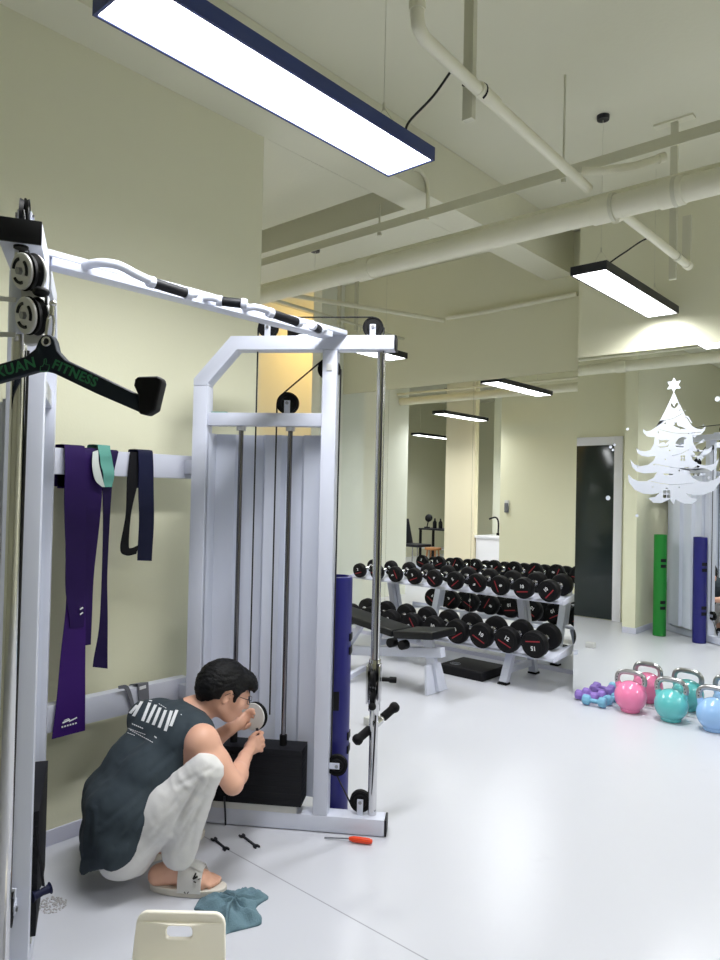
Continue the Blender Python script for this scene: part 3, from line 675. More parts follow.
# ------------------------------------------------------------------ dumbbell rack
rk = thing('dumbbell_rack', 'white two-tier steel dumbbell rack in front of the mirrors', 'rack', (-3.42, 5.08, 0))
X0, X1 = -4.50, -2.385
def shelf(yf, zf, yr, zr):
    b = MB()
    b.hull8([(X0,yf,zf-.014),(X1,yf,zf-.014),(X1,yr,zr-.014),(X0,yr,zr-.014),(X0,yf,zf),(X1,yf,zf),(X1,yr,zr),(X0,yr,zr)])
    b.build('shelf', 'steelw', rk, bevel=.002)
    MB().box(X0, X1, yf-.012, yf-.0005, zf-.017, zf-.003).build('shelf_lip', 'steelw', rk, bevel=.003)
    for x in (X0-.011, X1+.001):
        b = MB(); b.hull8([(x,yf-.012,zf-.022),(x+.010,yf-.012,zf-.022),(x+.010,yr,zr-.04),(x,yr,zr-.04),(x,yf-.012,zf+.012),(x+.010,yf-.012,zf+.012),(x+.010,yr,zr+.03),(x,yr,zr+.03)])
        b.build('shelf_end', 'steelw', rk, bevel=.003)
shelf(5.015, .6633, 5.285, .699); shelf(4.875, .2607, 5.165, .300)
for x in (-4.13, -2.80):
    MB().obox((x, 4.895, .012), (x, 5.02, .262), .062, .05, up=(0,1,0)).build('leg', 'steelw', rk, bevel=.004)
    MB().obox((x, 5.375, .012), (x, 5.18, .665), .062, .05, up=(0,1,0)).build('leg', 'steelw', rk, bevel=.004)
    MB().obox((x, 5.215, .33), (x, 5.13, .665), .055, .04, up=(0,1,0)).build('upright', 'steelw', rk, bevel=.004)
    MB().obox((x, 4.915, .10), (x, 5.30, .10), .045, .05).build('side_tie', 'steelw', rk, bevel=.004)
    for y in (4.895, 5.375): MB().box(x-.038, x+.038, y-.034, y+.034, 0, .016).build('rubber_foot', 'rubber', rk, bevel=.004)
tilt = math.atan2(.044, .33)
def dumbbell(label, x, yc, zc, r, num, rot, group, num2=0.0):
    t = thing('dumbbell', label, 'dumbbell', (x, yc, zc), group)
    ax = Vector((0, math.cos(tilt), math.sin(tilt))); c = Vector((x, yc, zc)); hw = .068; th = .062 if r < .08 else .075
    MB().lathe([(0,-hw),(.0165,-hw),(.0185,-.03),(.0195,0),(.0185,.03),(.0165,hw),(0,hw)], c, ax, 20).build('handle', 'chrome', t)
    for s in (-1, 1):
        h = MB().lathe([(0,0),(r*.80,0),(r*.94,.006),(r,.016),(r,th-.014),(r*.955,th-.004),(r*.72,th),(r*.70,th-.0015),(0,th-.0015)], c+ax*s*hw, ax*s, 36).build('head', 'rubber', t)
        MB().lathe([(0,0),(.028,0),(.026,.006),(0,.006)], c+ax*s*(hw-.0065), ax*s, 20).build('collar', 'chrome', h)
        fc = c+ax*s*(hw+th-.0012); u = Vector((1 if s < 0 else -1, 0, 0)); v = Vector((0, -ax.z*0+0, 1)); v = (v-ax*v.dot(ax)).normalized()
        m = frame(fc, u, v) @ Matrix.Rotation(rot, 4, 'Z')
        me = text_mesh(num, r*.44, .0004, .0012)
        MBm_ = MB(); MBm_.merge_mesh(me, m @ Matrix.Translation((0, r*.22, 0))); MBm_.build('number', 'printw', h, smooth=False)
        b = MB(); b.hull8([m @ Vector(p) for p in ((-.58*r,-.36*r,-.0006),(.58*r,-.28*r,-.0006),(.58*r,-.20*r,-.0006),(-.58*r,-.26*r,-.0006),(-.58*r,-.36*r,.0004),(.58*r,-.28*r,.0004),(.58*r,-.20*r,.0004),(-.58*r,-.26*r,.0004))])
        b.build('red_stripe', 'red', h, smooth=False)
    return t
ordw = ['leftmost', 'second', 'third', 'fourth', 'fifth', 'sixth', 'seventh', 'eighth', 'ninth', 'tenth']
nums = ['2', '2', '3', '3', '4', '5', '6', '8', '10', '10']; rots = [.2, -.5, 1.9, .3, -.8, .6, 2.2, -1.3, .05, .75]
for i in range(10):
    r = .066 + .0019*i; y = 5.085; z = .662 + (y-5.005)*.1321 + r + .003
    lab = ('black dumbbell at the right end of the upper shelf, red striped' if i == 9 else 'black dumbbell, %s from the left on the upper shelf of the rack' % ordw[i] if i else 'smallest black dumbbell at the left end of the upper shelf')
    dumbbell(lab, -4.375+.2111*i, y, z, r, nums[i], rots[i], 'dumbbells on the upper shelf')
nums = ['6', '6', '8', '8', '10', '10', '10', '12', '15']; rots = [.5, -.9, .4, 2.0, -.2, .5, -.55, -.5, 3.2]
for i in range(9):
    r = .091 + .0012*i; y = 4.945; z = .258 + (y-4.855)*.1355 + r + .003
    lab = ('large black dumbbell at the right end of the lower shelf, red striped' if i == 8 else 'large black dumbbell, %s from the left on the lower shelf of the rack' % ordw[i] if i else 'large black dumbbell at the left end of the lower shelf, beside the blue tube')
    dumbbell(lab, -4.325+.2265*i, y, z, r, nums[i], rots[i], 'dumbbells on the lower shelf')

# black step block under the rack
st = thing('step_block', 'flat black foam step block on the floor under the rack', 'step block', (-3.15, 5.0, 0))
MB().box(-3.36, -2.945, 4.822, 5.187, .0, .072).build('block', 'step', st, bevel=.010, seg=3)
b = MB(); b.tube([Vector((-3.27+.045*math.cos(a), 4.93+.038*math.sin(a), .0725)) for a in np.linspace(0, 2*PI, 28)[:-1]], .0016, 6, closed=True); b.tube([Vector((-3.27+.030*math.cos(a), 4.93+.018*math.sin(a), .0725)) for a in np.linspace(.4, 2*PI-.4, 20)], .0016, 6)
b.build('round_logo', 'decalg', st)

# ------------------------------------------------------------------ bench
bn = thing('weight_bench', 'adjustable weight bench with black pads and white frame, behind the chrome pole', 'bench', (-3.5, 4.35, 0))
def pad(p, q, w, th, name):
    b = MB(); b.obox(p, q, w, th); return b.build(name, 'vinylpad', bn, bevel=.014, seg=3)
pad((-4.62, 4.33, .550), (-3.36, 4.33, .395), .25, .055, 'back_pad')
pad((-3.33, 4.33, .395), (-2.97, 4.33, .437), .30, .055, 'seat_pad')
MB().obox((-4.55, 4.33, .505), (-3.2, 4.33, .355), .06, .04).build('pad_rail', 'steelw', bn, bevel=.004)
MB().obox((-4.45, 4.33, .09), (-2.98, 4.33, .30), .06, .07).build('main_beam', 'steelw', bn, bevel=.005)
MB().obox((-3.03, 4.33, .012), (-3.11, 4.33, .375), .075, .045, up=(0,1,0)).build('front_leg', 'steelw', bn, bevel=.004)
b = MB(); b.prism([(-3.02,4.20,.002),(-3.02,4.46,.002),(-3.06,4.42,.20),(-3.06,4.24,.20)], (-.02,0,.004)); b.build('foot_plate', 'steelw', bn, bevel=.003)
MB().box(-4.47, -4.40, 4.08, 4.58, .012, .07).build('rear_foot', 'steelw', bn, bevel=.005)
for y in (4.06, 4.58): MB().box(-4.48, -4.39, y, y+.02, 0, .078).build('rubber_foot', 'rubber', bn, bevel=.004)
MB().obox((-3.95, 4.33, .15), (-3.75, 4.33, .42), .045, .045).build('support_strut', 'steelw', bn, bevel=.004)
for x in (-3.36, -3.25):
    MB().cyl((x, 4.18, .33), (x, 4.245, .33), .035).build('pivot_knob', 'rubber', bn, bevel=.005)
b = MB().cyl((-3.86, 4.12, .18), (-3.86, 4.30, .18), .014); b.build('ankle_bar', 'chrome', bn)
MB().cyl((-3.86, 4.10, .18), (-3.86, 4.17, .18), .036).build('ankle_roller', 'rubber', bn, bevel=.008)
MB().cyl((-3.66, 4.0, .0), (-3.66, 4.0, .10), .020).build('roller_post', 'steelw', bn)
MB().cyl((-3.66, 4.0, .10), (-3.66, 4.0, .125), .024).build('post_cap', 'rubber', bn)
MB().obox((-3.66, 4.0, .03), (-3.66, 4.33, .10), .04, .04).build('post_arm', 'steelw', bn, bevel=.004)

# ------------------------------------------------------------------ kettlebells
def kettle(label, x, y, m, rz):
    t = thing('kettlebell', label, 'kettlebell', (x, y, 0), 'kettlebells in front of the right mirror')
    R = .105; prof = [(0, 0), (.056, 0), (.0625, .005)]
    for a in np.linspace(-.90, 1.45, 26): prof.append((R*math.cos(a), .104+R*math.sin(a)*.98))
    prof.append((0, .104+R*.98))
    MB().lathe(prof, (x, y, .0005), seg=44).build('bell', m, t)
    c, s = math.cos(rz), math.sin(rz)
    P = [(-.076,.160),(-.089,.195),(-.090,.222),(-.080,.247),(-.056,.262),(-.028,.266),(0,.2665),(.028,.266),(.056,.262),(.080,.247),(.090,.222),(.089,.195),(.076,.160)]
    pts = spline([(x+c*u, y+s*u, z) for u, z in P], 4)
    h = MB().tube(pts, [.0175]*len(pts), 14).build('handle', 'nickel', t)
    for sg in (-1, 1):
        MB().lathe([(0,0),(.026,0),(.0215,.02),(.0192,.034),(0,.034)], (x+c*.074*sg, y+s*.074*sg, .158), (c*-.0+c*.38*sg, s*.38*sg, 1), 18).build('handle_root', m, t)
        for k in range(3):
            u, z = (.090, .222), (.080, .247); f = k/2.5
            uu = (.0895-.02*f*f)*sg; zz = .205+.05*f
            b = MB().ball((x+c*uu+s*.017, y+s*uu-c*.017, zz), .004, 1, (1, 1, 1.3)); b.build('handle_mark', 'black', h)
    return t
kettle('pink kettlebell with steel handle, farthest of the three kettlebells', -1.831, 4.905, 'pink', .06)
kettle('teal kettlebell with steel handle, between the pink and the pale blue one', -1.562, 4.898, 'teal', .05)
kettle('pale blue kettlebell with steel handle, cut by the picture edge', -1.298, 4.888, 'sky', .04)
def mini(label, p, q, m, r=.031):
    p, q = Vector(p), Vector(q); d = (q-p).normalized(); c = (p+q)/2
    t = thing('small_dumbbell', label, 'dumbbell', (c.x, c.y, 0), 'small neoprene dumbbells on the floor')
    MB().cyl(p+d*.04, q-d*.04, .0145, seg=16).build('handle', m, t)
    for a, s in ((p, 1), (q, -1)):
        MB().lathe([(0,0),(r*.7,0),(r*.95,.008),(r,.018),(r,.036),(r*.92,.046),(r*.6,.054),(0,.054)], a, d*s, 8).build('head', m, t, bevel=.003)
    return t
f0 = lambda x, y, z: tuple(on(x, y, 2, z))
def mi(label, x, y, a, m):
    d = Vector((math.cos(a), math.sin(a), 0))*.082; mini(label, Vector((x, y, .0375))-d, Vector((x, y, .0375))+d, m, .0365)
mi('lilac neoprene dumbbell lying in front at the left of the small dumbbells', -2.145, 4.918, .05, 'lilac')
mi('lilac neoprene dumbbell lying behind, close to the mirror edge', -2.13, 5.005, .02, 'lilac')
mi('light blue neoprene dumbbell lying in front of the other small dumbbells', -2.055, 4.838, .10, 'aqua')
mi('light blue neoprene dumbbell turned across, nearest to the pink kettlebell', -1.99, 4.985, 1.45, 'aqua')

# ------------------------------------------------------------------ stickers on the right mirror
YD = YR-.00035
def dxz(cx, cy):             # crop pixel -> (X, z) on the mirror
    p = on(620+cx/6.4, 370+cy/6.4, 1, YD); return p.x, p.z
axx = dxz(345, 140)[0]
L = [(345,138),(318,200),(290,258),(262,312),(228,368),(196,388),(168,394),(146,378),(152,402),(172,424),(205,430),(222,428),(218,470),(196,512),(160,522),(128,516),(104,500),(112,530),(138,550),(180,556),(228,550),(215,580),(180,606),(130,616),(92,604),(66,572),(76,618),(104,648),(150,662),(205,660),(238,654),(214,690),(170,712),(120,712),(78,694),(52,666),(56,716),(92,766),(150,792),(205,796),(254,786),(222,812),(180,820),(214,850),(262,852),(296,838),(318,826),(345,862)]
half = [(dxz(a, b_)[0]-axx, dxz(a, b_)[1]) for a, b_ in L]
outer = [(u, z) for u, z in half] + [(-u, z) for u, z in half[::-1][1:-1]]
def star(u, z, r, n=6, k=.45, a0=PI/2): return [(u+(r if i % 2 == 0 else r*k)*math.cos(a0+PI*i/n), z+(r if i % 2 == 0 else r*k)*math.sin(a0+PI*i/n)) for i in range(2*n)]
def cz(cx, cy): a = dxz(cx, cy); return a[0]-axx, a[1]
def ribbon2(pts, w):
    a = [cz(*p) for p in pts]; return [(u, z+w/2) for u, z in a] + [(u, z-w/2) for u, z in a[::-1]]
holes = []
for cx, cy, r in ((288,342,.011),(384,256,.009),(246,398,.010),(478,425,.012),(536,452,.013),(318,514,.010),(533,352,.007),(290,572,.008),(218,606,.009),(380,644,.010),(568,690,.011),(378,750,.009),(210,748,.007),(114,622,.006)): holes.append(star(*cz(cx, cy), r, 4, .4))
holes.append(star(*cz(500, 538), .042, 6, .42)[:])
holes.append([cz(*p) for p in ((352,470),(372,440),(402,426),(428,436),(410,446),(408,474),(380,480))])            # hat
holes.append([cz(*p) for p in ((352,484),(408,486),(406,496),(362,494))])
for a, b_ in ((276,770),(302,770),(276,797),(302,797)): holes.append([cz(*p) for p in ((a,b_),(a+21,b_),(a+21,b_+22),(a,b_+22))])   # gift
holes.append([cz(*p) for p in ((286,764),(300,750),(312,764),(300,760))])
for a, b_ in ((388,546),(404,546),(388,566),(404,566)): holes.append([cz(*p) for p in ((a,b_),(a+12,b_),(a+12,b_+15),(a,b_+15))])
holes.append([cz(*p) for p in ((326,232),(324,210),(338,222),(348,236),(354,218),(372,202),(374,222),(352,246),(340,244))])  # holly
holes.append([cz(*p) for p in ((420,310),(416,298),(428,292),(440,300),(462,338),(454,340),(434,306),(426,302))])              # cane
holes.append([cz(*p) for p in ((336,350),(352,352),(346,330),(358,342),(362,330),(370,358),(396,364),(424,380),(394,376),(384,384),(380,372),(352,362))])  # deer
holes.append([cz(*p) for p in ((232,480),(250,490),(300,486),(316,470),(306,492),(256,498))]); holes.append([cz(*p) for p in ((244,440),(262,452),(290,448),(316,452),(300,462),(292,476),(284,462),(258,466),(250,478),(252,456))])
holes.append([cz(*p) for p in ((412,622),(436,622),(464,632),(494,610),(512,616),(480,644),(494,672),(466,652),(438,680),(446,646))])
holes.append([cz(*p) for p in ((276,662),(344,664),(334,674),(284,672))])
holes.append(ribbon2([(252,326),(290,322),(340,310),(390,284),(420,260)], .0035))
holes.append(ribbon2([(240,376),(300,394),(360,404),(430,406),(520,398)], .0035))
holes.append(ribbon2([(330,550),(390,536),(440,510),(500,470),(538,440)], .003))
holes.append(ribbon2([(222,600),(290,616),(360,628),(440,632),(540,630)], .003))
holes.append(ribbon2([(196,712),(260,726),(330,734),(410,730),(480,722)], .003))
dm = Matrix(((1,0,0,axx),(0,0,-1,YD),(0,1,0,0),(0,0,0,1)))
tr = thing('tree_sticker', 'white Christmas tree sticker with cut-out ornaments on the right mirror', 'sticker', (axx, YD, dxz(345, 500)[1]))
MBm(plate(outer, holes, dm, .0006)).build('tree_cutout', 'decal', tr, smooth=False)
MBm(plate(star(*cz(345, 96), .052, 6, .55), [], dm, .0006)).build('star_top', 'decal', tr, smooth=False)
for i, (cx, cy, r, where) in enumerate(((624,186,.017,'right of the tree star'),(48,378,.010,'left of the upper branches'),(108,932,.011,'under the left branches'))):
    x, z = dxz(cx, cy)
    b = MB().cyl((x, YD-.0003, z), (x, YD+.0003, z), r, seg=16); single('snow_dot_sticker', b, 'decal', 'white snow dot on the mirror '+where, 'sticker', (x, YD, z), 'snow dots on the mirror', smooth=False)
for i, (px, py, r, where) in enumerate(((608,498,.017,'over the dark door, lower one'),(610.5,447,.011,'in the cluster at the door corner'),(613,450,.009,'in the cluster at the door corner'),(614.5,445,.008,'in the cluster at the door corner'))):
    p = on(px, py, 1, YD); b = MB().cyl((p.x, YD-.0003, p.z), (p.x, YD+.0003, p.z), r, seg=14)
    single('snow_dot_sticker', b, 'decal', 'white snow dot on the mirror '+where, 'sticker', p, 'snow dots at the door corner' if i else 'snow dots on the mirror', smooth=False)

# ------------------------------------------------------------------ cream child chair in front
CX = CR.copy(); CX.z = 0; CX.normalize(); CY = Vector((-CX.y, CX.x, 0))     # right and away
cc = at(178, 955, 1.74); cc.z = 0
ch = thing('child_chair', 'small cream plastic chair with a handle slot in its backrest, cut by the bottom edge', 'chair', cc)
def cp(u, v, z): return cc + CX*u + CY*v + Vector((0, 0, z))
me = plate(rrect(.222, .21, .028), [rrect(.072, .034, .014, 0, .066)], Matrix.Identity(4), .006, .003)
for v in me.vertices:
    x, y, z = v.co; w = 1+.10*(-(y)/.21)
    v.co = cp(x*w, z+.9*x*x+.03*(y/.21), .300+y)
MBm(me).build('backrest', 'stool', ch)
me = plate(rrect(.25, .23, .04), [], Matrix.Identity(4), .012, .005)
for v in me.vertices:
    x, y, z = v.co; v.co = cp(x, y-.12, .198+z-1.0*max(0, abs(x)-.06)**2*2)
MBm(me).build('seat', 'stool', ch)
for u in (-.10, .10):
    for v, w in ((-.21, -.03), (-.03, .03)):
        MB().cyl(cp(u*1.12, v+w, 0), cp(u, v, .190), .013, .016).build('leg', 'stool', ch)
# ------------------------------------------------------------------ tools on the floor
def spanner(label, p, q):
    p, q = on(*p, 2, .004), on(*q, 2, .004); d = (q-p).normalized(); s = Vector((-d.y, d.x, 0)); up = Vector((0,0,.005))
    L = (q-p).length
    b = MB(); b.obox(p+d*.012, q-d*.012, .009, .005)
    for e, k in ((p, 1), (q, -1)):
        dd = d*k; jaw = [(.016,.005),(.010,.011),(.0,.0125),(-.010,.011),(-.009,.005),(-.001,.0035),(-.001,-.0035),(-.009,-.005),(-.010,-.011),(0,-.0125),(.010,-.011),(.016,-.005)]
        b.prism([e + dd*u + s*v - Vector((0,0,.0028)) for u, v in jaw], (0,0,.0056))
    return single('spanner', b, 'tool', label, 'spanner', (p+q)/2, 'spanners on the floor', bevel=0)
spanner('open-ended spanner on the floor, left one, nearer to the slipper', (214, 839), (226, 849))
spanner('open-ended spanner on the floor, right one, below the weight stack', (242, 835.5), (256.5, 846.5))
p, q = on(349, 838.5, 2, .014), on(371, 841.5, 2, .014); d = (q-p).normalized()
t = thing('screwdriver', 'screwdriver with an orange handle lying at the end of the machine foot', 'screwdriver', (p.x, p.y, 0))
MB().lathe([(0,0),(.007,0),(.009,.006),(.0125,.018),(.0135,.05),(.0125,.085),(.009,.098),(0,.10)], p, (q-p), 8).build('handle', 'orange', t, bevel=.001)
MB().cyl(p+d*.001, p-d*.105+Vector((0,0,-.010)), .003, seg=8).build('shaft', 'steel', t)
b = MB().tube(spline([T(.058,-.016,.13), T(.060,-.017,.10), T(.063,-.014,.05), T(.066,-.016,.008)], 5), .0042, 8)
single('loose_cable', b, 'tool', 'loose end of dark steel cable hanging from the weight stack over the machine foot', 'cable', T(.066,-.016,.005))
# towel: crumpled cloth with folds
op = [(194,909),(200,899),(207,896.5),(214,893),(222,895),(234,893),(246,889.5),(252,887.5),(258,891),(268.5,897),(262,902),(256,907.5),(259,914),(261.5,923),(250,927),(238,930),(226,933.5),(224,937),(222.5,930),(216,920),(205,914)]
rim = [on(x, y, 2, .004) for x, y in op]; rim = spline(rim+[rim[0]], 4)[:-1]; cen = sum(rim, Vector())/len(rim)
b = MB(); rings = []
for k in range(1, 15):
    f = k/14; ring = []
    for i, p in enumerate(rim):
        v = cen.lerp(p, f); a = 2*PI*i/len(rim)
        hgt = .034*(1-f**3) + .020*noise.noise(Vector((v.x*16, v.y*16, 3))) + .011*noise.noise(Vector((v.x*42, v.y*42, 9))) + .008*math.sin(9*a+5*f)
        v.z = max(.004, .006 + max(0, hgt)*(1-.55*f**4)); ring.append(b.bm.verts.new(v))
    rings.append(ring)
cv = b.bm.verts.new(cen+Vector((0,0,.036))); n = len(rim)
for i in range(n): b.bm.faces.new((cv, rings[0][i], rings[0][(i+1) % n]))
for k in range(13):
    for i in range(n): b.bm.faces.new((rings[k][i], rings[k+1][i], rings[k+1][(i+1) % n], rings[k][(i+1) % n]))
low = [b.bm.verts.new(Vector((v.co.x, v.co.y, .0006))) for v in rings[-1]]
for i in range(n): b.bm.faces.new((rings[-1][i], low[i], low[(i+1) % n], rings[-1][(i+1) % n]))
b.bm.faces.new(low[::-1])
single('towel', b, 'towel', 'crumpled grey-teal towel on the floor in front of the slipper', 'towel', (cen.x, cen.y, 0), ang=180)
# sweepings
b = MB(); c = on(52, 905, 2, 0); rnd = random.Random(3)
for i in range(170):
    a, r = rnd.uniform(0, 2*PI), .052*math.sqrt(rnd.random()); s = rnd.uniform(.0012, .004)
    b.ball((c.x+r*math.cos(a)*1.1, c.y+r*math.sin(a)*.9, s*.5), s, 1, (1.4, 1, .6))
tag(single('dust_sweepings', b, 'debris', 'small patch of grey sweepings on the floor by the left post', 'dust', (c.x, c.y, 0)), kind='stuff')
# strap handle beside the left tower
t = thing('strap_handle', 'black strap handle with a blue grip lying against the foot of the left tower', 'exercise handle', (-2.16, 1.06, 0))
A = [on(35, 826, 0, -2.10), on(37, 850, 0, -2.11), on(40.5, 872, 0, -2.12), on(42, 886, 0, -2.13)]; B = [on(37.5, 826, 0, -2.10), on(39.5, 850, 0, -2.11), on(43, 872, 0, -2.12), on(44.5, 886, 0, -2.13)]
MB().strip(A, B, (.003, 0, 0)).build('strap', 'bblack', t)
c = on(43, 889, 0, -2.13); MB().tube([c+Vector((0, .010*math.cos(a), .010*math.sin(a))) for a in np.linspace(0, 2*PI, 14)[:-1]], .002, 6, closed=True).build('ring', 'chrome', t)
p, q = on(32, 897, 0, -2.13), on(40, 893, 0, -2.13); MB().lathe([(0,0),(.018,0),(.013,.006),(.011,.03),(.013,.05),(.018,.055),(0,.055)], p, q-p, 18).build('grip', 'navy', t)

# ------------------------------------------------------------------ things of the back room, seen only in the rack mirror
def rm(px, py, Yreal): return on(px, py, 1, 2*YF-Yreal)       # where a mirrored pixel hits the plane Y = Yreal
def rp(px, py, Yreal): p = rm(px, py, Yreal); p.y = Yreal; return p
a, c = rp(420, 529, -.5), rp(444, 529, -.5); zt = .76
t = thing('desk', 'narrow desk with a dark top in the back room, reflected in the rack mirror', 'desk', ((a.x+c.x)/2, -.7, 0))
MB().box(a.x, c.x+.3, -.95, -.45, zt-.03, zt).build('desk_top', 'housing2', t, bevel=.004)
for x in (a.x+.03, c.x+.26):
    for y in (-.92, -.48): MB().box(x-.02, x+.02, y-.02, y+.02, 0, zt-.031).build('leg', 'black', t)
MB().box(a.x+.05, c.x+.25, -.9, -.5, .35, .37).build('desk_shelf', 'trim', t)
p = rp(427, 527, -.7)
t2 = thing('desk_fan', 'small dark desk fan on the desk reflected in the rack mirror', 'fan', (p.x, -.7, zt))
MB().cyl((p.x, -.7, zt), (p.x, -.7, zt+.02), .06).build('base', 'black', t2); MB().cyl((p.x, -.7, zt+.02), (p.x+.03, -.7, zt+.14), .012).build('neck', 'black', t2); MB().lathe([(0,-.03),(.05,-.02),(.08,0),(.05,.02),(0,.03)], (p.x+.04, -.7, zt+.2), (.3,1,.2), 20).build('fan_head', 'black', t2)
for k, dx in enumerate((.22, .36)):
    b = MB().lathe([(0,0),(.04,0),(.04,.12),(.016,.16),(.016,.2),(0,.2)], (p.x+dx, -.66, zt), seg=18)
    single('desk_bottle', b, 'black', ['dark bottle on the reflected desk beside the fan', 'dark bottle on the reflected desk, farther from the fan'][k], 'bottle', (p.x+dx, -.66, zt), 'bottles on the desk')
b = MB().box(p.x+.5, p.x+.75, -.85, -.6, zt, zt+.06); single('desk_case', b, 'black', 'low dark case on the end of the reflected desk', 'case', (p.x+.6, -.72, zt), bevel=.015)
p = rp(415, 545, .05)
t = thing('desk_chair', 'dark grey chair in front of the desk, reflected in the rack mirror', 'chair', (p.x, .05, 0))
MB().box(p.x-.22, p.x+.24, -.17, .27, .43, .48).build('seat', 'housing2', t, bevel=.02)
MB().obox((p.x-.22, .05, .47), (p.x-.34, .05, .95), .42, .04, up=(1,0,0)).build('backrest', 'housing2', t, bevel=.015)
for sx in (-.2, .2):
    for y in (-.14, .24): MB().cyl((p.x+sx*1.05, y, 0), (p.x+sx, y, .43), .013).build('leg', 'chrome', t)
p = rp(433, 548, .1)
t = thing('wooden_stool', 'low wooden stool near the desk, reflected in the rack mirror', 'stool', (p.x, .1, 0))
MB().cyl((p.x, .1, .40), (p.x, .1, .44), .16).build('seat', 'wood', t, bevel=.008)
for a in range(4): MB().cyl((p.x+.15*math.cos(a*PI/2+.6), .1+.15*math.sin(a*PI/2+.6), 0), (p.x+.11*math.cos(a*PI/2+.6), .1+.11*math.sin(a*PI/2+.6), .40), .015).build('leg', 'wood', t)
a, c = rp(476, 541, .95), rp(498, 541, .95)
t = thing('wash_counter', 'low white counter by the inner wall, reflected in the rack mirror', 'counter', ((a.x+c.x)/2+.15, .7, 0))
MB().box(a.x, c.x+.5, .45, .95, 0, .74).build('counter_body', 'trim', t, bevel=.004); MB().box(a.x-.02, c.x+.52, .44, .97, .741, .78).build('counter_top', 'trim', t, bevel=.004)
p = rp(494, 538, .75); x, z = p.x, .78
b = MB().tube(spline([(x, .62, z), (x, .62, z+.22), (x-.03, .66, z+.30), (x-.12, .72, z+.27)], 6), .014, 10); b.cyl((x, .62, z), (x, .62, z+.04), .03)
single('counter_tap', b, 'black', 'dark bent tap on the white counter, reflected in the rack mirror', 'tap', (x, .62, z))
p = rp(506.5, 505, YP+.02)
t = thing('wall_handset', 'small grey handset on the pale partition wall, reflected in the rack mirror', 'wall phone', (p.x, YP, p.z))
MB().box(p.x-.03, p.x+.03, YP+.001, YP+.035, p.z-.11, p.z+.03).build('handset_body', 'strap', t, bevel=.008); MB().box(p.x-.035, p.x+.035, YP+.001, YP+.02, p.z-.01, p.z+.07).build('cradle', 'grey', t, bevel=.006)
b = MB().box(-2.93, -2.85, 3.40, 3.47, 0, .05); single('floor_socket', b, 'grey', 'small pale socket box on the floor, reflected beside the mirror corner', 'socket box', (-2.89, 3.43, 0), bevel=.006)
